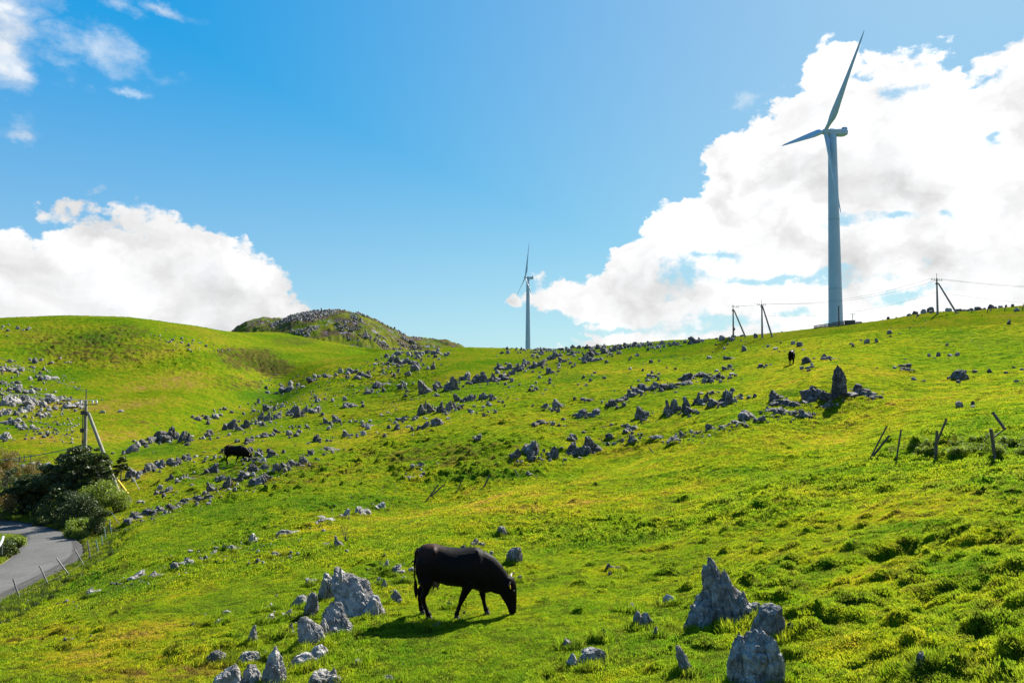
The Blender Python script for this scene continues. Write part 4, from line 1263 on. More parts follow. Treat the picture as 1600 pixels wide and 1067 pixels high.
SHAPE = {'pointed': ['pointed', 'spiky', 'tooth shaped'], 'blocky': ['blocky', 'craggy', 'square shouldered'], 'low': ['low flat', 'long low', 'squat']}
ORD = ['first', 'second', 'third', 'fourth', 'fifth', 'sixth', 'seventh', 'eighth', 'ninth', 'tenth', 'eleventh', 'twelfth', 'thirteenth', 'fourteenth', 'fifteenth', 'sixteenth', 'seventeenth', 'eighteenth', 'nineteenth', 'twentieth']
by = {}
for rr_ in ALLROCKS:
    by.setdefault(rr_[1], []).append(rr_)
for phrase, lst in by.items():
    kinds = {}
    for rr_ in lst:
        kinds.setdefault(rr_[6], []).append(rr_)
    bigi = max(lst, key=lambda q: q[4] * q[5])
    for kd, ks in kinds.items():
        ks.sort(key=lambda q: q[2])
        for i, q in enumerate(ks):
            word = SHAPE[kd][0]
            if q is bigi:
                lab = 'largest grey limestone rock ' + phrase
            elif len(ks) == 1:
                lab = 'the only %s grey rock %s' % (word, phrase)
            elif i == 0:
                lab = 'leftmost %s grey rock %s' % (word, phrase)
            elif i == len(ks) - 1:
                lab = 'rightmost %s grey rock %s' % (word, phrase)
            elif i < 20 and i < len(ks) / 2 + 1:
                lab = '%s %s rock from the left %s' % (ORD[i], word, phrase)
            else:
                lab = '%s %s rock from the right %s' % (ORD[min(19, len(ks) - 1 - i)], word, phrase)
            tag(q[0], lab, 'rock', 'limestone rocks ' + phrase)
print('rocks placed', len(ALLROCKS))

# longer grass left uneaten round the feet of the rocks
if GRASS:
    _fx, _fy = [], []
    _rf = np.random.RandomState(17)
    for o_r in [o_ for o_ in COL.objects if o_.name.startswith('limestone_rock')]:
        d_ = math.hypot(o_r.location.x, o_r.location.y)
        if d_ > 90:
            continue
        bb = [abs(c_[0]) for c_ in o_r.bound_box]
        rad_ = max(bb) * abs(o_r.scale[0])
        n_ = int(min(90, 14 + 60 * rad_))
        for _ in range(n_):
            a_ = _rf.rand() * 2 * pi
            q_ = rad_ * (0.75 + 0.35 * _rf.rand()) + .03
            _fx.append(o_r.location.x + cos(a_) * q_)
            _fy.append(o_r.location.y + sin(a_) * q_ * .8)
    o = lay_grass('rock_foot_grass', np.array(_fx), np.array(_fy), _rf, pr3, 0.5, 1.25)
    tag(o, 'uncropped grass fringing the feet of the rocks', 'grass')
# countless small stones, one object
RS = np.random.RandomState(44)
SP, SS, SR = [], [], []
EXTRA = [(u, vb, max(w_, h_) * .8) for (u, vb, w_, h_) in LEFTOVER]
NPX = []
for key, (phrase, lst) in CL.items():
    n = {'R': 15, 'L': 10, 'O': 10, 'Q': 8, 'S': 8, 'M': 8, 'B': 7, 'T': 2, 'K': 5, 'H': 7, 'F': 7, 'G': 5, 'J': 5}.get(key, 2)
    for (u, vb, w_, h_) in lst:
        for _ in range(n):
            sp = 20 if key in 'LORT' else 16
            du_ = RS.normal() * sp
            NPX.append((u + du_, vb - du_ * (.18 if key in 'SQLHFCJM' else 0) + RS.normal() * 3.6, (1.2 + 7.5 * RS.rand() ** 2.6) * (0.9 if key in 'BDAI' else 1.15)))
for (u0, v0_, u1, v1_, n, sv, sz) in [(0, 575, 130, 600, 60, 8, 2.6), (0, 600, 130, 690, 260, 20, 3.4), (240, 525, 310, 543, 26, 3, 1.5), (312, 536, 350, 548, 12, 2, 1.2), (5, 518, 45, 512, 10, 2, 1.1), (560, 580, 640, 560, 60, 8, 2.6),
                                     (440, 640, 640, 590, 130, 10, 2.6), (600, 640, 700, 600, 50, 10, 2.5), (640, 755, 300, 880, 80, 12, 2.8), (200, 905, 470, 840, 90, 8, 3), (1060, 690, 1200, 655, 50, 5, 3), (780, 720, 1000, 690, 60, 6, 3),
                                     (800, 547, 1060, 538, 180, 3, 3), (640, 538, 715, 540, 60, 2, 3), (1000, 560, 1250, 545, 60, 8, 2.4), (1380, 500, 1600, 560, 50, 16, 2.2), (200, 820, 480, 715, 130, 10, 3), (1410, 493, 1600, 481, 25, 1.0, 1.6),
                                     (400, 600, 480, 590, 50, 6, 2.4), (380, 650, 520, 610, 90, 12, 3), (560, 895, 660, 885, 26, 12, 4), (880, 1000, 1100, 960, 16, 25, 3), (430, 960, 560, 1050, 26, 20, 4), (150, 930, 300, 890, 26, 5, 3)]:
    for _ in range(n):
        t = RS.rand()
        NPX.append((u0 + (u1 - u0) * t + RS.normal() * 5, v0_ + (v1_ - v0_) * t + RS.normal() * sv, sz * RS.uniform(0.5, 1.3)))
NPX += EXTRA
for u, v, s in NPX:
    if not (-40 < u < 1640 and v > 470):
        continue
    p = hit(u, v)
    if v < 562 and u < 380:
        s *= .55
    if p.length > 420:
        continue
    SP.append(p[:])
    SS.append(s * p.length / F)
SP = np.array(SP)
SS = np.array(SS)
pv = []
for s in range(6):
    P, T = lump(w=1, d=0.8, h=0.42 + 0.09 * s, seed=500 + s, taper=0.2 + 0.06 * s, res=2, facets=7, blunt=.45)
    pv.append(sharpen(raw_mesh('stone', P, T, RKM if s % 2 else RKP, True)))
rot = np.stack([RS.normal(size=len(SP)) * 0.2, RS.normal(size=len(SP)) * 0.2, RS.rand(len(SP)) * 6.28], 1)
SP[:, 2] -= SS * 0.1
o = instancer('scattered_stones', SP, rot, SS, pv, {})
tag(o, 'countless small grey stones strewn between the rock rows on all slopes', 'stones')

# stones that cover the far rocky hill
hx, hy, rs = scatter(345, 478, 15000, -0.34, -0.05, seed=9)
az, lr = np.arctan2(hx, hy), 0.5 * np.log(hx ** 2 + hy ** 2)
hm = interp_grid(np.where(HILLMASK & (RR < 540), 1.0, 0.0), az, lr) > 0.7
dens = perlin(hx / 22, hy / 22, 80) + 0.6 * perlin(hx / 7, hy / 7, 81)
hpx = 800 + F * np.tan(az)
hzz = interp_grid(HG, az, lr)
crest = sstep(hzz, 20, 34) * 0.35
dens = dens + 0.7 * np.exp(-((hpx - 465) / 40) ** 2) + crest
keep = hm & (dens > 0.46)
hx, hy, hzz = hx[keep], hy[keep], hzz[keep]
P = np.stack([hx, hy, hzz - 0.1], 1)
rot = np.stack([rs.normal(size=len(hx)) * 0.2, rs.normal(size=len(hx)) * 0.2, rs.rand(len(hx)) * 6.28], 1)
o = instancer('hillside_stones', P, rot, 0.5 + 1.5 * rs.rand(len(hx)) ** 2.2, pv, {})
tag(o, 'grey scree and boulders covering the far rocky hill on the skyline', 'stones')

# ------------------------------------------------------------------ plain materials
def simple(name, col, rough=0.6, metal=0.0, var=0.25, scale=6.0, bump=0.0, spec=0.5):
    m, t = new_mat(name)
    p_ = t.n('ShaderNodeNewGeometry').outputs['Position']
    n_ = t.noise(p_, scale, 5, 0.65)
    c_ = t.mix(t.smooth(n_, 0.3, 0.7), tuple(x * (1 - var) for x in col), tuple(min(1, x * (1 + var)) for x in col))
    b_ = t.n('ShaderNodeBsdfPrincipled')
    t.put(b_.inputs['Base Color'], c_)
    b_.inputs['Roughness'].default_value = rough
    b_.inputs['Metallic'].default_value = metal
    b_.inputs['Specular IOR Level'].default_value = spec
    if bump:
        bb = t.n('ShaderNodeBump')
        t.put(bb.inputs['Height'], t.noise(p_, scale * 3, 4, 0.7))
        bb.inputs['Distance'].default_value = bump
        t.put(b_.inputs['Normal'], bb.outputs[0])
    oo = t.n('ShaderNodeOutputMaterial')
    t.t.links.new(b_.outputs[0], oo.inputs[0])
    return m


M_TOWER = simple('painted_steel', (0.24, 0.37, 0.52), 0.45, var=0.05, scale=0.15)
M_TDARK = simple('turbine_seam', (0.16, 0.25, 0.30), 0.6)
M_POLE = simple('weathered_concrete', (0.17, 0.16, 0.15), 0.85, scale=3)
M_POLEL = simple('pale_concrete', (0.20, 0.19, 0.14), 0.85, scale=3)
M_IRON = simple('dark_iron', (0.06, 0.055, 0.055), 0.6, 0.3)
M_PORC = simple('porcelain', (0.55, 0.55, 0.52), 0.25)
M_WIRE = simple('cable', (0.10, 0.11, 0.12), 0.5)
M_WOOD = simple('old_wood', (0.085, 0.065, 0.045), 0.9, scale=9, bump=0.01)
M_STEELP = simple('galvanised_post', (0.13, 0.13, 0.125), 0.55, 0.35, scale=12)
M_GREENP = simple('green_post', (0.12, 0.20, 0.15), 0.6, scale=12)
M_YEL = simple('yellow_sleeve', (0.75, 0.47, 0.03), 0.5)
M_WHITE = simple('white_paint', (0.42, 0.43, 0.45), 0.45, var=0.1)


class MB:
    """collects shapes for one mesh"""
    def __init__(self):
        self.V, self.F, self.n = [], [], 0

    def add(self, V, Fc):
        V = [tuple(v) for v in V]
        self.V += V
        self.F += [tuple(i + self.n for i in f) for f in Fc]
        self.n += len(V)

    def tube(self, pts, rad, seg=8, cap=True):
        pts = [Vector(p) for p in pts]
        if not isinstance(rad, (list, tuple)):
            rad = [rad] * len(pts)
        V, Fc = [], []
        up = Vector((0.123, 0.2, 0.97))
        for i, p in enumerate(pts):
            d = (pts[min(i + 1, len(pts) - 1)] - pts[max(i - 1, 0)]).normalized()
            a = d.cross(up)
            if a.length < 0.05:
                a = d.cross(Vector((1, 0, 0)))
            a.normalize()
            b_ = d.cross(a)
            for k in range(seg):
                t = 2 * pi * k / seg
                V.append(p + (a * cos(t) + b_ * sin(t)) * rad[i])
        for i in range(len(pts) - 1):
            for k in range(seg):
                k2 = (k + 1) % seg
                Fc.append((i * seg + k, i * seg + k2, (i + 1) * seg + k2, (i + 1) * seg + k))
        if cap:
            Fc.append(tuple(range(seg - 1, -1, -1)))
            Fc.append(tuple(range((len(pts) - 1) * seg, len(pts) * seg)))
        self.add(V, Fc)
        return self

    def box(self, c, s, rz=0.0, tilt=None, bev=0.0):
        bm = bmesh.new()
        bmesh.ops.create_cube(bm, size=1)
        for v in bm.verts:
            v.co = Vector((v.co.x * s[0], v.co.y * s[1], v.co.z * s[2]))
        if bev:
            bmesh.ops.bevel(bm, geom=bm.edges[:], offset=bev, segments=2, affect='EDGES')
        M_ = Matrix.Translation(c) @ Matrix.Rotation(rz, 4, 'Z')
        if tilt is not None:
            M_ = M_ @ tilt
        bm.verts.index_update()
        V = [M_ @ v.co for v in bm.verts]
        Fc = [[v.index for v in f.verts] for f in bm.faces]
        bm.free()
        self.add(V, Fc)
        return self

    def lathe(self, prof, seg=24, M_=None):
        V, Fc = [], []
        for r_, z_ in prof:
            for k in range(seg):
                t = 2 * pi * k / seg
                V.append(Vector((r_ * cos(t), r_ * sin(t), z_)))
        for i in range(len(prof) - 1):
            for k in range(seg):
                k2 = (k + 1) % seg
                Fc.append((i * seg + k, i * seg + k2, (i + 1) * seg + k2, (i + 1) * seg + k))
        Fc.append(tuple(range(seg - 1, -1, -1)))
        Fc.append(tuple(range((len(prof) - 1) * seg, len(prof) * seg)))
        if M_ is not None:
            V = [M_ @ v for v in V]
        self.add(V, Fc)
        return self

    def mesh(self, name, mat, smooth=True, sharp=35):
        me = bpy.data.meshes.new(name)
        me.from_pydata(self.V, [], self.F)
        me.materials.append(mat)
        if smooth:
            sharpen(me, sharp)
        me.update()
        return me

    def build(self, name, mat, parent=None, smooth=True, sharp=35):
        return link(name, self.mesh(name, mat, smooth, sharp), None, parent)


def at(u, v, r):
    """point on the sight line through a photo pixel at horizontal distance r"""
    a, e = px_ae(u, v)
    return Vector((r * sin(a), r * cos(a), r * e))


# ------------------------------------------------------------------ wind turbines
def blade_mesh(Rb, mat):
    """blade along +Z, chord along X, thickness along Y; pitch twisted at the root"""
    sec = [(0.0, .038, 1.0, 0), (0.04, .038, 1.0, 0), (0.09, .048, .75, 12), (0.16, .082, .38, 16), (0.22, .092, .27, 13), (0.35, .078, .22, 9), (0.5, .062, .19, 6), (0.65, .047, .17, 4), (0.8, .034, .16, 2), (0.92, .022, .15, 1), (0.98, .012, .15, 0), (1.0, .004, .2, 0)]
    seg = 20
    V, Fc = [], []
    for t, ch, th, tw in sec:
        c_ = ch * Rb
        for k in range(seg):
            a = 2 * pi * k / seg
            x = cos(a) * 0.5
            y = sin(a) * 0.5 * th
            if th < 0.9:
                y *= (0.35 + 0.65 * (0.5 + x) ** 0.6) * 1.15
                x -= 0.22
            w_ = R(tw + 6)
            V.append(((x * cos(w_) - y * sin(w_)) * c_, (x * sin(w_) + y * cos(w_)) * c_ + 0.004 * Rb * t * t, t * Rb))
    for i in range(len(sec) - 1):
        for k in range(seg):
            k2 = (k + 1) % seg
            Fc.append((i * seg + k, i * seg + k2, (i + 1) * seg + k2, (i + 1) * seg + k))
    Fc.append(tuple(range((len(sec) - 1) * seg, len(sec) * seg)))
    m = MB()
    m.add(V, Fc)
    return m.mesh('blade', mat, sharp=60)


def turbine(base, hub_h, Rb, axis_az, phase, tower_r, lab, tilt=6, flip=1):
    t = empty('wind_turbine', base)
    tag(t, lab, 'wind turbine', 'wind turbines on the ridge')
    s = Rb / 22.0 * 0.62
    H_ = hub_h - 1.0 * s
    r0, r1 = tower_r, tower_r * 0.54
    MB().lathe([(r0 + (r1 - r0) * z, z * H_) for z in np.linspace(0, 1, 12)] + [(r1 * 0.9, H_ + 0.3 * s)], 40).build('tower', M_TOWER, t)
    for z in (0.09, 0.31, 0.62):
        rz_ = r0 + (r1 - r0) * z
        MB().lathe([(rz_ * 0.98, z * H_ - .09 * s), (rz_ + 0.06 * s, z * H_ - .09 * s), (rz_ + 0.06 * s, z * H_ + .09 * s), (rz_ * 0.98, z * H_ + .09 * s)], 40).build('flange', M_TDARK, t)
    MB().lathe([(r0 + .5 * s, -1.5), (r0 + .5 * s, 0.25 * s), (r0 + .3 * s, 0.3 * s)], 32).build('foundation', M_POLE, t)
    # door on the side toward the meadow
    MB().box((-.4 * r0, -r0 * 0.93, 1.6 * s), (0.9 * s, 0.12 * s, 2.0 * s), bev=0.04).build('door', M_TDARK, t)
    # the rotor axis points along azimuth axis_az, tipped up a little
    ax = Vector((sin(axis_az), cos(axis_az), 0))
    q = Matrix(((ax.y, ax.x, 0), (-ax.x, ax.y, 0), (0, 0, 1))).to_4x4()      # local +Y -> axis
    up = Matrix.Translation((0, 0, hub_h)) @ q @ Matrix.Rotation(R(tilt), 4, 'X')
    nac = MB()
    # nacelle: lofted box with a raised tail
    V, Fc = [], []
    secs = [(1.9, .75, .85, 0), (1.4, 1.15, 1.15, 0), (-1.0, 1.3, 1.3, 0.05), (-3.6, 1.3, 1.3, 0.1), (-4.9, 1.25, 1.35, 0.35), (-5.6, .95, .95, 0.35)]
    for y, wx_, hz_, dz in secs:
        for k in range(16):
            a = 2 * pi * (k + .5) / 16
            cx_, sz_ = cos(a), sin(a)
            p4 = (abs(cx_) ** 4 + abs(sz_) ** 4) ** -0.25
            V.append(up @ Vector((cx_ * p4 * wx_ * s, y * s, (sz_ * p4 * hz_ + dz) * s)))
    for i in range(len(secs) - 1):
        for k in range(16):
            k2 = (k + 1) % 16
            Fc.append((i * 16 + k, i * 16 + k2, (i + 1) * 16 + k2, (i + 1) * 16 + k))
    Fc.append(tuple(range(15, -1, -1)))
    Fc.append(tuple(range((len(secs) - 1) * 16, len(secs) * 16)))
    nac.add(V, Fc)
    nacelle = nac.build('nacelle', M_TOWER, t, sharp=30)
    st_ = MB()
    for sx_ in (-1, 1):
        st_.box(up @ Vector((sx_ * 1.30 * s, -1.5 * s, 0.1 * s)), (0.05 * s, 5.6 * s, 0.14 * s), rz=-axis_az)
    st_.build('side_stripe', M_TDARK, nacelle)
    cw = MB()
    Mc = up @ Matrix.Translation((0, -4.6 * s, 1.55 * s))
    cw.add([Mc @ Vector(p) for p in ((-.8 * s, .9 * s, -.1 * s), (.8 * s, .9 * s, -.1 * s), (.8 * s, -.9 * s, -.1 * s), (-.8 * s, -.9 * s, -.1 * s), (-.7 * s, .2 * s, .75 * s), (.7 * s, .2 * s, .75 * s), (.7 * s, -.7 * s, .6 * s), (-.7 * s, -.7 * s, .6 * s))],
           [(0, 1, 5, 4), (1, 2, 6, 5), (2, 3, 7, 6), (3, 0, 4, 7), (4, 5, 6, 7), (3, 2, 1, 0)])
    cw.build('vent_cowl', M_TOWER, nacelle, sharp=20)
    MB().box(Mc @ Vector((0, .62 * s, .42 * s)), (1.1 * s, .16 * s, .5 * s), rz=-axis_az).build('vent_opening', M_IRON, nacelle)
    hub = empty('rotor', (0, 0, 0))
    hub.parent = t
    Mh = up @ Matrix.Translation((0, 2.7 * s, 0))
    prof = [(0.95, -.9), (1.15, -.5), (1.2, 0), (1.1, .5), (.85, .95), (.5, 1.25), (.12, 1.4)]
    MB().lathe([(a * s, b * s) for a, b in prof], 24, Mh @ Matrix.Rotation(R(-90), 4, 'X')).build('spinner', M_TOWER, hub)
    bm_ = blade_mesh(Rb, M_TOWER)
    for k in range(3):
        bo = link('blade', bm_, None, hub)
        bo.matrix_local = Mh @ Matrix.Rotation(phase + k * 2 * pi / 3, 4, 'Y') @ Matrix.Rotation(R(0.5), 4, 'X') @ Matrix.Rotation(R(flip), 4, 'Z')
    return t


def solve_base(u, vbase, r):
    return at(u, vbase, r)


T1 = at(1306, 511, 275)
az1 = math.atan2(T1.x, T1.y)
T1.z = float(ground_z(T1.x, T1.y)) - 0.1
hh1 = at(1302, 207, 275).z - T1.z
turbine(T1, hh1, 35.2, az1 - R(120), R(80), 2.65, 'nearer and much larger white wind turbine standing on the right skyline', tilt=3)
T2 = at(825, 549, 560)
T2.z = float(ground_z(T2.x, T2.y)) - 0.3
az2 = math.atan2(T2.x, T2.y)
hh2 = at(825, 434, 560).z - T2.z
turbine(T2, hh2, 29.5, az2 - R(105), R(-4), 2.4, 'small distant wind turbine beyond the central skyline', tilt=5)


# ------------------------------------------------------------------ utility poles
def utility_pole(foot, height, arm_z, arm_w, arm_az, strut_foot, strut_z, lab, mat, r0=0.17, arm_off=0.0, extra=()):
    t = empty('utility_pole', foot)
    tag(t, lab, 'utility pole', 'power line poles on the hills')
    MB().tube([(0, 0, -1.0), (0, 0, height)], [r0, r0 * 0.6], 14).build('pole', mat, t)
    if strut_foot is not None:
        s_ = Vector(strut_foot) - Vector(foot)
        d = s_.normalized()
        MB().tube([Vector((s_.x * .075, s_.y * .075, strut_z)), s_ - Vector((0, 0, .6))], [r0 * .62, r0 * 0.85], 12).build('strut', mat, t)
        MB().tube([(0, 0, strut_z - .12), (0, 0, strut_z + .12)], r0 * 1.2, 14).build('strut_band', M_IRON, t)
    ax = Vector((sin(arm_az), cos(arm_az), 0))
    arm = MB().box((ax.x * arm_off, ax.y * arm_off, arm_z), (arm_w, 0.07, 0.07), rz=-arm_az + pi / 2).build('crossarm', M_IRON, t)
    ends = []
    for k in (-0.92, -0.45, 0.45, 0.92):
        p = Vector((ax.x * (arm_off + k * arm_w / 2), ax.y * (arm_off + k * arm_w / 2), arm_z + .05))
        ins = MB().lathe([(.03, 0), (.03, .06), (.07, .08), (.05, .13), (.075, .16), (.05, .21), (.06, .25), (.02, .28)], 10, Matrix.Translation(p))
        ins.build('insulator', M_PORC, arm)
        ends.append(Vector(foot) + p + Vector((0, 0, .27)))
    MB().tube([(0, 0, height - .05), (0, 0, height + .9)], .035, 6).build('lightning_rod', M_IRON, t)
    for z in extra:
        MB().box((0.12, -.12, z), (.34, .30, .5), bev=.04).build('junction_box', M_IRON, t)
    return t, ends


def gpt(u, v):
    return hit(u, v)


L0 = at(131, 765, 60)
L0.z = float(ground_z(L0.x, L0.y))
hL = at(133, 607, 60).z - L0.z
armL = at(133, 632, 60).z - L0.z
sf = hit(190, 769)
lp, lends = utility_pole(L0, hL - .9, armL, 1.15, R(80), sf, at(138, 645, 60).z - L0.z, 'grey concrete utility pole with a slanting brace rising from the roadside trees', M_POLEL, 0.17, .2, extra=())
MB().tube([(-.10, -.16, armL - .2), (-.11, -.17, armL - 3.6)], .03, 6).build('cable_riser', M_IRON, lp)
for zz in (armL - .6, armL - 1.9):
    MB().box((-.16, -.14, zz), (.22, .2, .3), bev=.03).build('bracket', M_IRON, lp)


def sky_pole(u, vb, vt, varm, armpx, u2, v2, vs, lab, extra=(), arm_off=0.0):
    p = hit(u, vb + 2)
    r = math.hypot(p.x, p.y)
    q = at(u2, v2, r * 1.0)
    q.z = float(ground_z(q.x, q.y))
    k = p.length / F
    f_ = at(u, vb, r)
    f_.z = p.z
    hz = lambda v_: at(u, v_, r).z - f_.z
    t, e = utility_pole(f_, hz(vt) - 0.9, hz(varm), armpx * k, R(70), q, hz(vs), lab, M_POLE, 0.20, arm_off * k, extra)
    return t, e, r


p1, e1, r1_ = sky_pole(1146, 528, 475, 480, 12, 1167, 527, 485, 'leftmost dark utility pole with one brace on the right skyline', extra=(2.0,), arm_off=4)
p2, e2, r2_ = sky_pole(1191, 526, 468, 477, 16, 1208, 524, 479, 'middle utility pole on the skyline just left of the big turbine')
p3, e3, r3_ = sky_pole(1465, 489, 427, 438, 20, 1498, 487, 443, 'rightmost utility pole on the skyline with a long slanting brace')


def cable(a, b_, sag, rad, lab, n=24):
    P = []
    for i in range(n + 1):
        t = i / n
        p = Vector(a).lerp(Vector(b_), t)
        p.z -= sag * 4 * t * (1 - t)
        P.append(p)
    o = MB().tube(P, rad, 5).build('power_cable', M_WIRE)
    tag(o, lab, 'cable', 'power cables strung between the poles')


for i, nm in ((0, 'outer'), (3, 'inner')):
    cable(e1[i], e2[i], .25, .016, '%s thin cable strung between the leftmost and middle skyline poles' % nm)
    cable(e2[i], e3[i], 1.5, .017, '%s cable sagging from the middle skyline pole past the big turbine' % nm)
    far_ = at(1900, 446, r3_ * .98) + Vector((0, 0, i * .2))
    cable(e3[i], far_, 1.2, .017, '%s cable leaving the rightmost skyline pole to the right' % nm)
ph = p2.location + Vector((0, 0, 4.2))
pj = p3.location + Vector((0, 0, 4.0))
cable(ph, pj, 1.6, .013, 'lowest single cable passing behind the big turbine')
cable(pj, at(1900, 478, r3_), 1.2, .013, 'lowest single cable running right from the rightmost skyline pole')
cable(lends[0], at(-120, 545, 48), .5, .02, 'upper cable running left from the insulators of the pale pole')
cable(lends[3], at(-140, 575, 50), .5, .02, 'second cable running left from the insulators of the pale pole')
cable(L0 + Vector((0, 0, hL - .2)), at(-140, 490, 52), .3, .018, 'topmost cable running left from the tip of the pale pole')
cable(L0 + Vector((0, 0, at(131, 694, 60).z - L0.z)), at(-60, 722, 58), .3, .03, 'thick low cable running left from the middle of the pale pole')


# guy wires beside the pale pole
def guy(u0, v0_, r0_, u1, v1_, lab, sleeve):
    g0 = hit(u1, v1_)
    t = empty('guy_wire', g0)
    tag(t, lab, 'guy wire', 'guy wires of the pale pole')
    a = at(u0, v0_, r0_) - g0
    MB().tube([(0, 0, -.1), a], .018, 6).build('wire', M_STEELP, t)
    if sleeve:
        k0, k1 = sleeve
        MB().tube([a * k0, a * k1], .06, 8).build('sleeve', M_YEL, t)


guy(182, 747, 57, 209, 783, 'guy wire with a bright yellow sleeve beside the slanting brace', (0.30, 1.0))
guy(210, 750, 56, 219, 765, 'short bare guy wire right of the yellow sleeved one', None)
guy(174, 800, 46, 190, 821, 'bare steel guy wire at the foot of the roadside shrubs', None)
# ------------------------------------------------------------------ fence posts
def post(foot, top, rad, mat, lab, group, name='fence_post', cat='fence post', cap=False):
    f_, t_ = Vector(foot), Vector(top)
    d = (t_ - f_)
    o = empty(name, f_) if cap else None
    mb = MB()
    n = 6
    P = [d * (i / n) for i in range(n + 1)]
    P[0] = d * -0.18
    rr = random.Random(int(abs(f_.x) * 100) + 7)
    P = [p + Vector((rr.uniform(-1, 1), rr.uniform(-1, 1), 0)) * rad * (0.12 if i else 0) for i, p in enumerate(P)]
    mb.tube(P, [rad * rr.uniform(.92, 1.06) for _ in P], 10)
    if cap:
        mb.build('shaft', mat, o)
        MB().tube([d * .985, d * 1.015], rad * 1.35, 10).build('cap', M_WHITE, o)
    else:
        o = mb.build(name, mat)
        o.location = f_
    tag(o, lab, cat, group)
    return o


RPOSTS = [(32, 939, 20.5, 904, 'road post nearest the left edge of the photo'), (77.5, 917.5, 61.5, 883.5, 'second leaning road post from the left'),
          (110.7, 902, 88.5, 872, 'most steeply leaning road post, third from the left'), (134, 888, 116.7, 858, 'fourth road post from the left, leaning over the bend'),
          (141.7, 877.5, 136.8, 844.5, 'nearly upright road post at the tip of the bend'), (154.5, 868, 150, 844, 'upright post beside the shrub just past the bend'),
          (166, 847, 163, 825, 'thin greenish post against the shrub behind the bend'), (174, 836, 171, 811, 'farthest greenish post behind the bend'), (161, 857, 158, 836, 'short greenish post between two taller ones behind the bend')]
tops = []
for i, (u, v, ut, vt, lab) in enumerate(RPOSTS):
    p = hit(u, v)
    r = math.hypot(p.x, p.y)
    tp = at(ut, vt, r + .1)
    post(p, tp, 0.026, M_STEELP if i < 5 else M_GREENP, 'slim grey ' + lab if i < 5 else 'slim ' + lab, 'fence posts along the road bend')
    tops.append((p, tp))
for fr, nm in ((.92, 'top'), (.62, 'middle'), (.3, 'bottom')):
    P = []
    for i, (p, tp) in enumerate(tops[:6]):
        a = p.lerp(tp, fr)
        if P:
            b0 = P[-1]
            for k in (1, 2, 3):
                q = b0.lerp(a, k / 4)
                q.z -= .05 * math.sin(pi * k / 4)
                P.append(q)
        P.append(a)
    o = MB().tube(P, .0022, 4).build('fence_wire', M_STEELP)
    tag(o, nm + ' thin wire joining the leaning posts along the road bend', 'wire', 'wires of the road fence')

WP = [(667, 781, 685, 757, 'left post of the crossed pair in the dip below the rock rows', .045), (673, 776, 695, 756, 'right post of the crossed pair in the dip below the rock rows', .045),
      (714, 768, 722, 749, 'faint leaning post in the dip beside a little grey rock', .035), (756, 761, 766, 741, 'single dark post leaning right in the middle of the dip', .055),
      (811, 746, 804, 733, 'pale leaning post left of the small rock below the boulder row', .04), (1021, 708, 1014, 699, 'tiny leaning post in front of the boulder row at right', .04),
      (1360, 716, 1386, 665, 'long post leaning right, leftmost in the broken fence at right', .03), (1362.5, 715, 1390, 680, 'shorter thicker post crossing the leftmost leaning one at its foot', .042),
      (1401, 715, 1408, 671, 'thin nearly upright post standing alone in the broken fence', .032), (1462, 717, 1464, 673, 'upright dark post left of the weedy hollow', .045),
      (1457, 710, 1479, 654, 'long post leaning right behind the upright post by the hollow', .035)]
for u, v, ut, vt, lab, rad in WP:
    p = hit(u, v)
    r = math.hypot(p.x, p.y)
    post(p, at(ut, vt, r + .15), rad, M_WOOD, 'dark wooden ' + lab, 'old wooden fence posts in the pasture')
p = hit(1557, 718)
r = math.hypot(p.x, p.y)
bp = empty('fence_post', p)
tag(bp, 'dark wooden post with a broken elbow shaped rail, rightmost in the broken fence', 'fence post', 'old wooden fence posts in the pasture')
MB().tube([(0, 0, -.25), at(1548, 670, r) - p], .05, 10).build('shaft', M_WOOD, bp)
MB().tube([at(1552, 684, r) - p, at(1570, 670, r + .3) - p], .022, 8).build('rail_stub', M_WOOD, bp)
MB().tube([at(1570.5, 671, r + .3) - p, at(1551, 644, r + .5) - p], .045, 8).build('broken_rail', M_WOOD, bp)

SKP = [(1543, 488, 481), (1569, 486, 478), (1571, 486, 479), (1589, 485, 477), (1598, 484, 475), (1590, 482, 476)]
for i, (u, v, vt) in enumerate([(1543, 488, 480), (1570, 486, 477), (1598, 485, 475), (1518, 489, 483)]):
    p = hit(u, v)
    r = math.hypot(p.x, p.y)
    post(p, at(u + 1, vt, r), .07, M_WOOD, ['second from left of the tiny fence posts on the right skyline', 'third from left of the tiny fence posts on the right skyline',
         'tiny skyline fence post at the right edge of the photo', 'leftmost tiny fence post on the right skyline by the rocks'][i], 'small fence posts on the right skyline')

# posts of the old fence at the far left
for i, (u, v, vt) in enumerate([(31, 722, 711), (38, 722, 710), (48, 720, 711)]):
    p = hit(u, v)
    r = math.hypot(p.x, p.y)
    post(p, at(u, vt, r), .05, M_WOOD, ['left', 'middle', 'right'][i] + ' one of three small posts in the valley above the dark shrubs', 'small fence posts in the left valley')

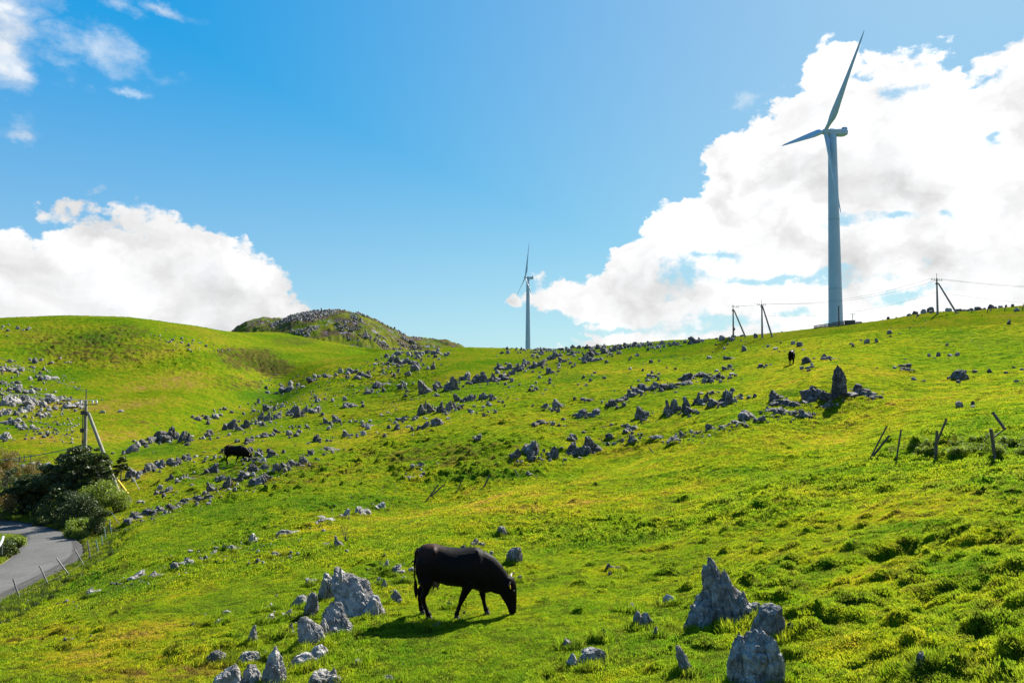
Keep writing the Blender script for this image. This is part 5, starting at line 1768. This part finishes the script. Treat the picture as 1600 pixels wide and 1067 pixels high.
# ------------------------------------------------------------------ around the big turbine
def railing(us, vb, vt, r, lab):
    p0 = at(us[0], vb[0], r)
    t = empty('railing', p0)
    tag(t, lab, 'railing', 'railings at the foot of the big turbine')
    n = max(3, int(abs(us[1] - us[0]) / 1.9))
    A, B_ = [], []
    for i in range(n + 1):
        k = i / n
        u = us[0] + (us[1] - us[0]) * k
        b_ = at(u, vb[0] + (vb[1] - vb[0]) * k, r)
        c_ = at(u, vt[0] + (vt[1] - vt[0]) * k, r)
        A.append(b_ - p0)
        B_.append(c_ - p0)
        MB().tube([b_ - p0 - Vector((0, 0, .4)), c_ - p0], .08, 6).build('railing_post', M_IRON, t)
    for f_ in (.25, .6, 1.0):
        MB().tube([a.lerp(b_, f_) for a, b_ in zip(A, B_)], .065, 6).build('rail', M_IRON, t)


rt = 152.0
railing((1272, 1300), (517, 512), (509, 505), rt - 2.5, 'dark railing on the left of the big turbine foot')
railing((1300, 1320), (513, 509.5), (504.5, 501.5), rt - 3.5, 'dark railing in front of the big turbine foot')
railing((1334, 1346), (508, 506.5), (503.5, 502.5), rt - 2.0, 'short dark railing right of the control cabinet')
cb = at(1328, 510, rt - 2.5)
t = empty('control_cabinet', cb)
tag(t, 'dark boxy control cabinet just right of the big turbine tower', 'cabinet')
MB().box((0, 0, .45), (1.85, 1.2, 1.3), rz=-.4, bev=.05).build('housing', M_IRON, t)
MB().box((0, 0, 1.14), (2.0, 1.35, .1), rz=-.4, bev=.03).build('lid', M_TDARK, t)
m0 = at(1332.5, 506, rt - 1)
t = empty('weather_mast', m0)
tag(t, 'thin weather mast with a short crossbar beside the control cabinet', 'mast')
hm_ = at(1332.5, 490, rt - 1).z - m0.z
MB().tube([(0, 0, -.5), (0, 0, hm_)], .06, 8).build('mast', M_POLE, t)
MB().tube([(-.5, 0, hm_ * .93), (.5, 0, hm_ * .93)], .035, 6).build('crossbar', M_POLE, t)
for sx in (-.5, .5):
    MB().lathe([(.02, 0), (.1, .05), (.1, .15), (.02, .2)], 10, Matrix.Translation((sx, 0, hm_ * .93))).build('sensor_cup', M_WHITE, t)
s0 = at(1311, 512, rt - 5)
o = MB().tube([(0, 0, -.6), (0, 0, at(1311, 478, rt - 5).z - s0.z)], [.13, .1], 10).build('pole', M_IRON)
o.name = 'short_pole'
o.location = s0
tag(o, 'short dark pole standing in front of the big turbine foot', 'pole')
# cairn on the far hill
cp = hit(502, 489.5, 300)
rs_ = random.Random(5)
P_ = []
for i in range(7):
    P_.append(dict(w=1.9 - i * .2, d=1.7 - i * .18, h=.95, seed=700 + i, taper=.2, off=(rs_.uniform(-.12, .12), 0, i * .42), res=3, facets=6))
o = link('stone_cairn', rock_from(P_, 'stone_cairn'))
o.location = cp
tag(o, 'tiny stone cairn on the top of the far rocky hill', 'cairn')
# guard rail end at the left edge
gp = at(2, 853, 36)
gp.z = float(ground_z(gp.x, gp.y))
t = empty('guard_rail', gp)
tag(t, 'end of a white painted guard rail at the left edge beside the road', 'guard rail')
Pg = [at(-16, 864, 34.5) - gp, at(-5, 857, 35.2) - gp, at(0, 851, 35.8) - gp, at(3.5, 844, 36.3) - gp, at(5, 838, 36.6) - gp]
MB().tube(Pg, .045, 8).build('beam', M_WHITE, t)
for p_ in (Pg[1], Pg[3]):
    MB().tube([p_, (p_.x, p_.y, p_.z - 0.6)], .03, 8).build('rail_post', M_STEELP, t)

# ------------------------------------------------------------------ cattle
COWM, g = new_mat('black_coat')
tc = g.n('ShaderNodeTexCoord')
ob = tc.outputs['Object']
n1 = g.noise(ob, 2.2, 5, 0.6)
n2 = g.noise(ob, 14, 5, 0.7)
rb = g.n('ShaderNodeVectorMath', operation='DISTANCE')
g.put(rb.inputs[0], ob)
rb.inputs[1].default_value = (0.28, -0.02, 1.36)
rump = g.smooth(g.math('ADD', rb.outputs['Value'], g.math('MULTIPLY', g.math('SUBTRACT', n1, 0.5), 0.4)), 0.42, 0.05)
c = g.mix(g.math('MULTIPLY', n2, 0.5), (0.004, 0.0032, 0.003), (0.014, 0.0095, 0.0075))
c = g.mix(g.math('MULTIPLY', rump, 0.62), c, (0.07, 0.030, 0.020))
bs = g.n('ShaderNodeBsdfPrincipled')
g.put(bs.inputs['Base Color'], c)
g.put(bs.inputs['Roughness'], g.math('ADD', 0.40, g.math('MULTIPLY', n2, 0.25)))
bs.inputs['Specular IOR Level'].default_value = 0.06
bu = g.n('ShaderNodeBump')
mp = g.n('ShaderNodeMapping')
g.put(mp.inputs['Vector'], ob)
mp.inputs['Scale'].default_value = (20, 60, 60)
g.put(bu.inputs['Height'], g.noise(mp.outputs[0], 2.0, 4, 0.7))
bu.inputs['Distance'].default_value = 0.006
g.put(bs.inputs['Normal'], bu.outputs[0])
o_ = g.n('ShaderNodeOutputMaterial')
g.t.links.new(bs.outputs[0], o_.inputs[0])
M_HORN = simple('horn', (0.20, 0.15, 0.09), 0.4)
M_HOOF = simple('hoof', (0.03, 0.025, 0.022), 0.5)
M_TAG = simple('yellow_ear_tag', (0.80, 0.50, 0.04), 0.5, var=0.05)
M_EYE = simple('eye', (0.01, 0.008, 0.006), 0.12)
M_UDDER = simple('udder_skin', (0.10, 0.06, 0.05), 0.6)


def loft(mb, st, seg=20):
    """st: (centre, a, b, tangent) with a = half size across (y), b = half size in the section's own upright"""
    V, Fc = [], []
    for c_, a, b_, tan in st:
        tan = Vector(tan).normalized()
        side = Vector((0, 1, 0))
        side = (side - tan * side.dot(tan)).normalized()
        upv = tan.cross(side)
        for k in range(seg):
            t = 2 * pi * k / seg
            V.append(Vector(c_) + side * cos(t) * a + upv * sin(t) * b_)
    for i in range(len(st) - 1):
        for k in range(seg):
            k2 = (k + 1) % seg
            Fc.append((i * seg + k, i * seg + k2, (i + 1) * seg + k2, (i + 1) * seg + k))
    Fc.append(tuple(range(seg - 1, -1, -1)))
    Fc.append(tuple(range((len(st) - 1) * seg, len(st) * seg)))
    mb.add(V, Fc)


def fuse(mb, name, mat, voxel):
    me = bpy.data.meshes.new(name)
    me.from_pydata(mb.V, [], mb.F)
    bm = bmesh.new()
    bm.from_mesh(me)
    bmesh.ops.recalc_face_normals(bm, faces=bm.faces)
    bm.to_mesh(me)
    bm.free()
    o = bpy.data.objects.new(name, me)
    COL.objects.link(o)
    m_ = o.modifiers.new('r', 'REMESH')
    m_.mode = 'VOXEL'
    m_.voxel_size = voxel
    s_ = o.modifiers.new('s', 'SMOOTH')
    s_.factor = 0.5
    s_.iterations = 16
    dg = bpy.context.evaluated_depsgraph_get()
    out = bpy.data.meshes.new_from_object(o.evaluated_get(dg))
    bpy.data.objects.remove(o)
    out.name = name
    out.materials.clear()
    out.materials.append(mat)
    out.polygons.foreach_set('use_smooth', np.ones(len(out.polygons), bool))
    return out


def cow(loc, rz, pose, lab, voxel=0.014, pitch=0.0, scale=1.0):
    t = empty('cow', loc, rz)
    t.rotation_euler = (0, pitch, rz)
    t.scale = (scale,) * 3
    tag(t, lab, 'cow', 'black cattle grazing on the slope')
    mb = MB()
    S_ = []
    for x, top, bot, wd in [(.01, 1.20, .98, .07), (.04, 1.29, .88, .16), (.12, 1.365, .78, .215), (.22, 1.385, .72, .25), (.34, 1.385, .665, .27), (.46, 1.35, .63, .275), (.6, 1.32, .585, .325),
                            (.75, 1.30, .575, .33), (.9, 1.295, .56, .32), (1.05, 1.305, .53, .30), (1.17, 1.315, .50, .28), (1.28, 1.27, .455, .26), (1.38, 1.18, .435, .22), (1.46, 1.08, .46, .17), (1.53, .96, .55, .10)]:
        S_.append(((x, 0, (top + bot) / 2), wd, (top - bot) / 2, (1, 0, 0)))
    loft(mb, S_, 26)
    if pose == 'graze':
        neck = [((1.24, 0, .87), .23, .39, (1, 0, -.25)), ((1.38, 0, .81), .20, .355, (1, 0, -.45)), ((1.50, 0, .73), .17, .30, (1, 0, -.7)), ((1.60, 0, .65), .145, .25, (1, 0, -.85)), ((1.70, 0, .57), .13, .21, (1, 0, -1.0)), ((1.78, 0, .51), .12, .17, (1, 0, -1.3))]
        head = [((1.82, 0, .745), .07, .05), ((1.815, 0, .70), .12, .10), ((1.79, 0, .63), .138, .155), ((1.775, 0, .55), .138, .185), ((1.78, 0, .46), .122, .182), ((1.805, 0, .37), .10, .155), ((1.835, 0, .28), .086, .125), ((1.855, 0, .20), .082, .10), ((1.87, 0, .12), .084, .086), ((1.872, 0, .065), .074, .07), ((1.872, 0, .03), .045, .045)]
        hd = Vector((.07, 0, -1))
        poll = Vector((1.82, 0, .70))
        fwd = Vector((1, 0, .07))           # the way the forehead faces
    else:
        neck = [((1.20, 0, 1.02), .22, .33, (1, 0, .2)), ((1.36, 0, 1.07), .175, .28, (1, 0, .4)), ((1.48, 0, 1.13), .14, .22, (1, 0, .6)), ((1.58, 0, 1.21), .115, .18, (1, 0, .7)), ((1.66, 0, 1.28), .10, .15, (1, 0, .8))]
        hd = Vector((.78, 0, -.62)).normalized()
        poll = Vector((1.66, 0, 1.38))
        fwd = Vector((.62, 0, .78))
        head = []
        for d_, a, b_ in [(-.03, .055, .05), (.02, .10, .09), (.09, .118, .125), (.18, .118, .13), (.27, .10, .12), (.37, .08, .105), (.47, .066, .088), (.56, .07, .078), (.62, .06, .06), (.65, .03, .03)]:
            head.append((tuple(poll + hd * d_ - fwd * .04), a, b_))
    loft(mb, neck, 20)
    loft(mb, [(c_, a, b_, hd) for c_, a, b_ in head], 20)
    # ears
    ear0 = poll + hd * .05
    for s_ in (-1, 1):
        mb.tube([ear0 + Vector((0, s_ * .08, 0)), ear0 + Vector((-.01, s_ * .15, .012)), ear0 + Vector((-.02, s_ * .21, -.005)), ear0 + Vector((-.03, s_ * .265, -.03))], [.030, .042, .036, .012], 10)
    # shoulder, haunch masses and brisket
    for s_ in (-1, 1):
        loft(mb, [((1.14, s_ * .13, 1.18), .06, .05, (0, 0, -1)), ((1.15, s_ * .16, 1.0), .10, .13, (0, 0, -1)), ((1.12, s_ * .165, .80), .10, .15, (-.1, 0, -1)), ((1.06, s_ * .16, .66), .075, .11, (-.1, 0, -1)), ((1.05, s_ * .15, .56), .05, .07, (0, 0, -1))], 14)
        loft(mb, [((.22, s_ * .12, 1.26), .07, .08, (0, 0, -1)), ((.20, s_ * .165, 1.08), .11, .19, (0, 0, -1)), ((.20, s_ * .17, .90), .11, .20, (0, 0, -1)), ((.20, s_ * .165, .74), .085, .15, (0, 0, -1)), ((.19, s_ * .155, .62), .06, .10, (0, 0, -1))], 14)
    loft(mb, [((1.20, 0, .62), .10, .12, (1, 0, -.2)), ((1.34, 0, .60), .09, .12, (1, 0, .1)), ((1.44, 0, .66), .06, .10, (1, 0, .4))], 12)
    if pose == 'graze':
        legs = {('h', -1): [(.20, .74, .125), (.235, .62, .09), (.20, .50, .062), (.15, .41, .052), (.175, .28, .038), (.225, .14, .036), (.25, .09, .046), (.275, .05, .050)],
                ('h', 1): [(.17, .76, .125), (.17, .62, .085), (.10, .50, .060), (.03, .41, .052), (.03, .28, .038), (.05, .14, .036), (.065, .09, .046), (.09, .05, .050)],
                ('f', -1): [(1.08, .72, .115), (1.02, .60, .082), (.955, .47, .058), (.905, .36, .050), (.865, .26, .037), (.825, .14, .034), (.80, .09, .043), (.80, .05, .048)],
                ('f', 1): [(1.18, .72, .11), (1.24, .58, .078), (1.265, .46, .055), (1.285, .36, .049), (1.30, .25, .036), (1.325, .13, .034), (1.34, .09, .043), (1.365, .05, .048)]}
    else:
        legs = {}
        for s_ in (-1, 1):
            legs[('h', s_)] = [(.20, .74, .125), (.23, .62, .09), (.17, .50, .062), (.10, .41, .052), (.11, .28, .038), (.13, .14, .036), (.15, .09, .046), (.17, .05, .050)]
            legs[('f', s_)] = [(1.12, .72, .11), (1.10, .58, .078), (1.10, .46, .056), (1.10, .36, .050), (1.10, .25, .037), (1.11, .13, .034), (1.12, .09, .043), (1.14, .05, .048)]
    hoofs = []
    for (wh, s_), L_ in legs.items():
        yb = .17 if wh == 'h' else .145
        P = [(x, s_ * (yb + (.0 if z > .3 else -.01)), z) for x, z, _ in L_]
        mb.tube(P, [r * (1.26 if r > .045 else 1.15) for _, _, r in L_], 14)
        hoofs.append((L_[-1][0], s_ * (yb - .01)))
    for s_ in (-1, 1):
        mb.tube([(.36, s_ * .08, 1.31), (.375, s_ * .19, 1.285), (.38, s_ * .235, 1.25)], [.058, .046, .03], 10)
        mb.tube([(.05, s_ * .06, 1.25), (.02, s_ * .12, 1.20)], [.06, .045], 10)
        mb.tube([(1.20, s_ * .09, 1.28), (1.27, s_ * .21, 1.05), (1.30, s_ * .235, .86), (1.22, s_ * .22, .74)], [.03, .035, .045, .04], 10)
    # tail
    tail = [(.04, 0, 1.30), (-.01, -.01, 1.22), (-.035, -.02, 1.05), (-.035, -.03, .85), (-.02, -.035, .68)]
    mb.tube(tail, [.035, .028, .022, .020, .022], 10)
    mb.tube([(-.02, -.035, .70), (-.01, -.04, .58), (0, -.045, .45), (.0, -.05, .34)], [.022, .040, .042, .012], 10)
    body = link('body', fuse(mb, 'body', COWM, voxel), None, t)
    for x, y in hoofs:
        h = MB()
        for k in (-1, 1):
            h.add([(x - .045, y + k * .004, 0), (x + .06, y + k * .004, 0), (x + .055, y + k * .045, 0), (x - .045, y + k * .045, 0),
                   (x - .04, y + k * .004, .062), (x + .025, y + k * .004, .07), (x + .02, y + k * .036, .07), (x - .04, y + k * .036, .062)],
                  [(0, 1, 5, 4), (1, 2, 6, 5), (2, 3, 7, 6), (3, 0, 4, 7), (4, 5, 6, 7), (3, 2, 1, 0)])
        h.build('hoof', M_HOOF, t, smooth=False)
    for s_ in (-1, 1):
        hb = poll + hd * -.02 + fwd * .02 + Vector((0, s_ * .075, 0))
        MB().tube([hb, hb + Vector((0, s_ * .055, .02)) + fwd * .005, hb + Vector((0, s_ * .09, .03)) + fwd * .03, hb + Vector((0, s_ * .105, .03)) + fwd * .07 - hd * .01, hb + Vector((0, s_ * .095, .03)) + fwd * .11 - hd * .03],
                  [.026, .023, .018, .012, .004], 10).build('horn', M_HORN, t)
        e_ = poll + hd * .20 + fwd * .065 + Vector((0, s_ * .108, 0))
        P, T = ICO[3]
        link('eye', raw_mesh('eye', P * .022 + np.array(e_[:]), T, M_EYE, True), None, t)
    et = ear0 + Vector((-.0, -.20, -.03))
    MB().box(et + Vector((.02, -.01, -.01)), (.012, .055, .06), bev=.005).build('ear_tag', M_TAG, t)
    if pose == 'graze':
        u = MB()
        loft(u, [((.36, 0, .70), .12, .10, (0, 0, -1)), ((.37, 0, .63), .12, .10, (0, 0, -1)), ((.38, 0, .575), .09, .075, (0, 0, -1)), ((.38, 0, .55), .04, .04, (0, 0, -1))], 14)
        for a in (-.04, .04):
            for b_ in (-.045, .045):
                u.tube([(.38 + a, b_, .57), (.38 + a, b_, .515)], [.016, .010], 8)
        u.build('udder', M_UDDER, t)
    return t


cf = hit(652, 966)
CR = math.hypot(cf.x, cf.y) + 0.1
CR -= 0.25
c0 = at(651, 964, CR + 0.15)
c1 = hit(800, 966)
kx = (c1 - cf)
zr = float(ground_z(*at(664, 958, CR)[:2]))
zf = float(ground_z(*at(742, 966, CR)[:2]))
slope = (zf - zr) / (at(742, 966, CR) - at(664, 958, CR)).length
print('cow', c0, 'slope', slope, 'dist', CR)
cow((c0.x, c0.y, zr + .015), R(-2), 'graze', 'large black cow grazing head down in the foreground with its shadow on the grass', 0.012, pitch=-math.atan(slope), scale=150 * (CR / F) / 1.90)
d0 = hit(352, 726)
d1 = hit(368, 724)
dz = hit(386, 722)
cow((d0.x, d0.y, d0.z - .02), 0.05, 'graze', 'black cow grazing among the rocks on the left hand slope', 0.022, pitch=-0.06, scale=37 * d0.length / F / 1.9)
f0 = hit(1236, 570)
cow((f0.x, f0.y, f0.z - .02), R(62), 'stand', 'small distant black cow standing with raised head on the upper right slope', 0.022, pitch=-0.05, scale=22.5 * f0.length / F / 1.5)
# ------------------------------------------------------------------ trees and shrubs at the road
def leaf_mat(name, cols, trans=0.45):
    m, t = new_mat(name)
    p_ = t.n('ShaderNodeNewGeometry').outputs['Position']
    n_ = t.math('ADD', t.math('MULTIPLY', t.noise(p_, 1.1, 4, 0.6), 0.6), t.math('MULTIPLY', t.noise(p_, 9, 3, 0.7), 0.4))
    c_ = t.ramp(n_, [(0.3, cols[0]), (0.5, cols[1]), (0.68, cols[2])])
    d_ = t.n('ShaderNodeBsdfPrincipled')
    t.put(d_.inputs['Base Color'], c_)
    d_.inputs['Roughness'].default_value = 0.5
    d_.inputs['Specular IOR Level'].default_value = 0.35
    r_ = t.n('ShaderNodeBsdfTranslucent')
    t.put(r_.inputs[0], t.mix(1.0, c_, (1.3, 1.35, 0.6), 'MULTIPLY'))
    x_ = t.n('ShaderNodeMixShader')
    x_.inputs[0].default_value = trans
    t.t.links.new(d_.outputs[0], x_.inputs[1])
    t.t.links.new(r_.outputs[0], x_.inputs[2])
    o_ = t.n('ShaderNodeOutputMaterial')
    t.t.links.new(x_.outputs[0], o_.inputs[0])
    return m


M_LDARK = leaf_mat('dark_leaves', [(0.018, 0.030, 0.008), (0.032, 0.052, 0.012), (0.06, 0.08, 0.018)], 0.22)
M_LMID = leaf_mat('olive_leaves', [(0.03, 0.045, 0.010), (0.055, 0.08, 0.015), (0.10, 0.12, 0.025)], 0.32)
M_LLIGHT = leaf_mat('light_leaves', [(0.07, 0.11, 0.015), (0.14, 0.19, 0.025), (0.28, 0.32, 0.09)], 0.45)
M_LRED = leaf_mat('rusty_grass', [(0.07, 0.05, 0.015), (0.16, 0.10, 0.03), (0.10, 0.12, 0.03)], 0.35)
M_BARK = simple('bark', (0.075, 0.065, 0.05), 0.9, scale=8, bump=0.02)


def leaves(centres, n, spread, size, rs, mat, flat=0.6, name='crown'):
    C_ = np.array(centres)
    idx = rs.randint(0, len(C_), n)
    rad = C_[idx, 3]
    v = rs.normal(size=(n, 3))
    v /= np.linalg.norm(v, axis=1)[:, None]
    q = rs.rand(n) ** (1 / 2.2)
    P = C_[idx, :3] + v * (rad * q * spread)[:, None] * np.array([1, 1, flat])
    # leaf quads, a little drooping, in small sprays
    a = rs.normal(size=(n, 3))
    a /= np.linalg.norm(a, axis=1)[:, None]
    b_ = np.cross(a, rs.normal(size=(n, 3)))
    b_ /= np.linalg.norm(b_, axis=1)[:, None]
    s = size * (0.55 + 0.9 * rs.rand(n))
    A, B_ = a * s[:, None], b_ * (s * 0.55)[:, None]
    V = np.stack([P - A * .5, P + B_ * .5, P + A * .5, P - B_ * .5], 1).reshape(-1, 3)
    T = np.arange(n * 4).reshape(n, 4)
    return raw_mesh(name, V, T, mat)


def tree(foot, height, spread, seed, mat, lab, nleaf=9000, size=0.12, trunk_h=0.35, trunk_r=0.09, clumps=34, flat=0.38, name='broadleaf_tree', cat='tree', grp='trees beside the road', lean=0.0, layered=True):
    rs = np.random.RandomState(seed)
    t = empty(name, foot)
    tag(t, lab, cat, grp)
    mb = MB()
    h = height
    tr = [Vector((0, 0, -.3))]
    for i in range(1, 7):
        tr.append(Vector((rs.normal() * .04 * h * .3 + lean * i / 6 * h, rs.normal() * .04 * h * .3, h * .82 * i / 6)))
    mb.tube(tr, [trunk_r * (1.25 - i * .17) for i in range(7)], 10)
    cs = []
    for k in range(clumps):
        f_ = trunk_h + (1 - trunk_h) * rs.rand() ** 0.85
        rr_ = spread * (1 - ((f_ - trunk_h) / (1.02 - trunk_h)) ** 2.2 * 0.85) * (0.35 + 0.65 * rs.rand())
        a = rs.rand() * 2 * pi
        zz = h * f_
        if layered:
            zz = round(zz / (h * .13)) * h * .13 + rs.normal() * h * .02
        c_ = Vector((cos(a) * rr_ + lean * zz, sin(a) * rr_, zz))
        cs.append((c_.x, c_.y, c_.z, spread * rs.uniform(.12, .33)))
        if k % 2 == 0:
            z0 = max(trunk_h * .7 * h, zz - rr_ * .55)
            i0 = min(5, int(z0 / (h * .82) * 6))
            st_ = tr[i0].lerp(tr[i0 + 1], .5)
            mid_ = st_.lerp(c_, .5) + Vector((0, 0, -.05 * h))
            mb.tube([st_, mid_, c_], [trunk_r * .42, trunk_r * .26, trunk_r * .08], 6)
    mb.build('trunk', M_BARK, t)
    link('crown', leaves(cs, nleaf, 1.0, size, rs, mat, flat), None, t)
    return t


def bush(u, vb, wpx, hpx, seed, mat, lab, n=5000, size=0.09, name='shrub', grp='shrubs along the road', r=None, clumps=22):
    p = hit(u, vb) if r is None else at(u, vb, r)
    p.z = float(ground_z(p.x, p.y)) if r is None else p.z
    k = p.length / F
    rs = np.random.RandomState(seed)
    W_, H_ = wpx * k, hpx * k
    t = empty(name, p)
    tag(t, lab, 'shrub', grp)
    cs, mb = [], MB()
    for i in range(clumps):
        a = rs.rand() * 2 * pi
        q = math.sqrt(rs.rand()) * .42
        hz = H_ * (1 - (q / .5) ** 2 * .6) * rs.uniform(.25, .92)
        c_ = Vector((cos(a) * q * W_, sin(a) * q * W_ * .7, hz))
        cs.append((c_.x, c_.y, c_.z, min(W_, H_ * 1.3) * rs.uniform(.14, .26)))
        mb.tube([(c_.x * .25, c_.y * .25, -.1), (c_.x * .7, c_.y * .7, hz * .55), c_], [.028, .018, .006], 5)
    mb.build('stems', M_BARK, t)
    link('foliage', leaves(cs, n, 1.0, size, rs, mat, .75), None, t)
    return t


def tpt(u, r, zoff=0.0):
    a, _ = px_ae(u, 800)
    x, y = r * sin(a), r * cos(a)
    return Vector((x, y, float(ground_z(x, y)) + zoff))


def th(u, vtop, r):
    f_ = tpt(u, r)
    return at(u, vtop, r).z - f_.z


for (u, r, vt, spx, seed, mat, nl, cl_, th_, tr_, lab) in [
        (118, 53, 707, 50, 1, M_LDARK, 26000, 84, .22, .15, 'largest dark layered tree in front of the pale utility pole'),
        (153, 51, 704, 21, 2, M_LMID, 11000, 46, .30, .08, 'slender olive tree standing in front of the slanting pole brace'),
        (188, 57, 716, 13, 3, M_LMID, 4200, 20, .35, .06, 'small thin tree right of the pole brace, last of the roadside trees'),
        (92, 56, 722, 34, 4, M_LDARK, 15000, 50, .12, .12, 'dark tree on the left side of the largest layered tree'),
        (52, 55, 742, 34, 5, M_LDARK, 15000, 50, .08, .10, 'low dark tree leftmost above the far part of the road')]:
    f_ = tpt(u, r)
    tree(f_, th(u, vt, r), spx * r / F, seed, mat, lab, nl, .16, th_, tr_, cl_)
for (u, vb, w_, h_, seed, mat, lab, n) in [
        (92, 816, 60, 44, 11, M_LMID, 'olive shrub in front of the dark trees behind the bend', 6500),
        (40, 806, 56, 46, 12, M_LDARK, 'dark green shrub hanging over the far part of the road', 6500),
        (120, 824, 56, 52, 13, M_LDARK, 'darkest shrub directly beneath the largest tree', 6500),
        (155, 808, 66, 48, 14, M_LLIGHT, 'pale yellow green shrub right of the trees', 7500),
        (182, 800, 40, 30, 15, M_LLIGHT, 'small pale shrub nearest the left end of the rock rows', 3500),
        (128, 840, 56, 28, 16, M_LLIGHT, 'low leafy shrub on the verge at the tip of the bend', 5000),
        (155, 838, 34, 40, 17, M_LMID, 'upright brownish shrub behind the greenish posts', 4000),
        (72, 822, 40, 16, 18, M_LMID, 'low verge shrub along the far edge of the road', 3000),
        (14, 800, 30, 60, 19, M_LDARK, 'tall dark shrub at the left edge above the road', 4500),
        (-12, 818, 50, 80, 20, M_LRED, 'rusty brown shrub cut by the left edge of the photo', 5000),
        (8, 760, 40, 60, 21, M_LRED, 'reddish thicket at the left edge behind the dark shrub', 5000),
        (40, 752, 60, 26, 22, M_LRED, 'pale brown reeds behind the low dark tree', 5000),
        (8, 872, 36, 26, 23, M_LMID, 'low shrub inside the bend beside the white guard rail', 3000),
        (26, 858, 22, 18, 24, M_LLIGHT, 'small bright shrub on the inner verge of the bend', 2200)]:
    bush(u, vb, w_, h_, seed, mat, lab, n)

# herbs in the hollow behind the broken fence
rs = np.random.RandomState(91)
n = 900
us = rs.uniform(1390, 1640, n)
vs = 712 - np.abs(rs.normal(size=n)) * 13
P, S_ = [], []
for u, v in zip(us, vs):
    if v < 686 or (u < 1430 and v < 700) or math.sin(u * .11) + math.sin(u * .043 + v * .4) + rs.normal() * .5 < 0.1:
        continue
    p = hit(u, v)
    P.append(p[:])
    S_.append(rs.uniform(.4, 1.15) * (1.0 if u > 1500 else .7))
P = np.array(P)
pw = []
for i in range(4):
    cs = [(rs.normal() * .05, rs.normal() * .05, .10 + .1 * rs.rand(), .11) for _ in range(4)]
    pw.append(leaves(cs, 90, 1.0, .055, rs, M_LLIGHT, .8, 'herb'))
o = instancer('herb_patch', P, np.stack([rs.normal(size=len(P)) * .1, rs.normal(size=len(P)) * .1, rs.rand(len(P)) * 6.28], 1), np.array(S_), pw, {})
tag(o, 'leafy dock and herbs filling the hollow behind the broken fence', 'herbs')
# dry stalks standing in it
sk_ = [tuft_mesh('dry_stalk', 60 + i, 10, .12, .42, .010, M_LLIGHT if i else M_LRED, .35) for i in range(3)]
q = rs.permutation(len(P))[:110]
q = np.array([i for i in q if P[i, 0] > 11.5])
o = instancer('dry_stalks', P[q], np.stack([rs.normal(size=len(q)) * .1, rs.normal(size=len(q)) * .1, rs.rand(len(q)) * 6.28], 1), rs.uniform(.5, 1.0, len(q)), sk_, {})
tag(o, 'thin brown dead stalks rising from the herbs near the broken fence', 'stalks')

# rank grass on the road verges
vx, vy, vs_, = [], [], []
for q_ in RP[::1]:
    for k in range(26):
        for sgn in (-1, 1):
            off = (q_[3] + 0.1 + abs(rs.normal()) * .55) * sgn
            along = rs.normal() * .3
            vx.append(q_[0] + q_[4] * off - q_[5] * along)
            vy.append(q_[1] + q_[5] * off + q_[4] * along)
vx, vy = np.array(vx), np.array(vy)
P = np.stack([vx, vy, ground_z(vx, vy)], 1)
vg = [tuft_mesh('verge_tuft', 80 + i, 60, .16, .20, .02, M_LLIGHT if i == 0 else (M_LMID if i == 1 else BM_), .9) for i in range(4)]
o = instancer('verge_grass', P, np.stack([rs.normal(size=len(P)) * .1, rs.normal(size=len(P)) * .1, rs.rand(len(P)) * 6.28], 1), rs.uniform(.5, 1.3, len(P)), vg, {})
tag(o, 'rank grass growing along both edges of the road', 'grass')
tw = hit(540, 846)
t = MB()
for i in range(7):
    a = i * .9
    t.tube([(0, 0, -.05), (cos(a) * .12, sin(a) * .1, .2 + .05 * i), (cos(a) * .3 + .1, sin(a) * .2, .35 + .08 * i)], [.012, .008, .003], 5)
o = t.build('dead_twig', M_BARK)
o.location = tw
tag(o, 'small dead twig sticking up beside the dark tilted rock above the slabs', 'twig')
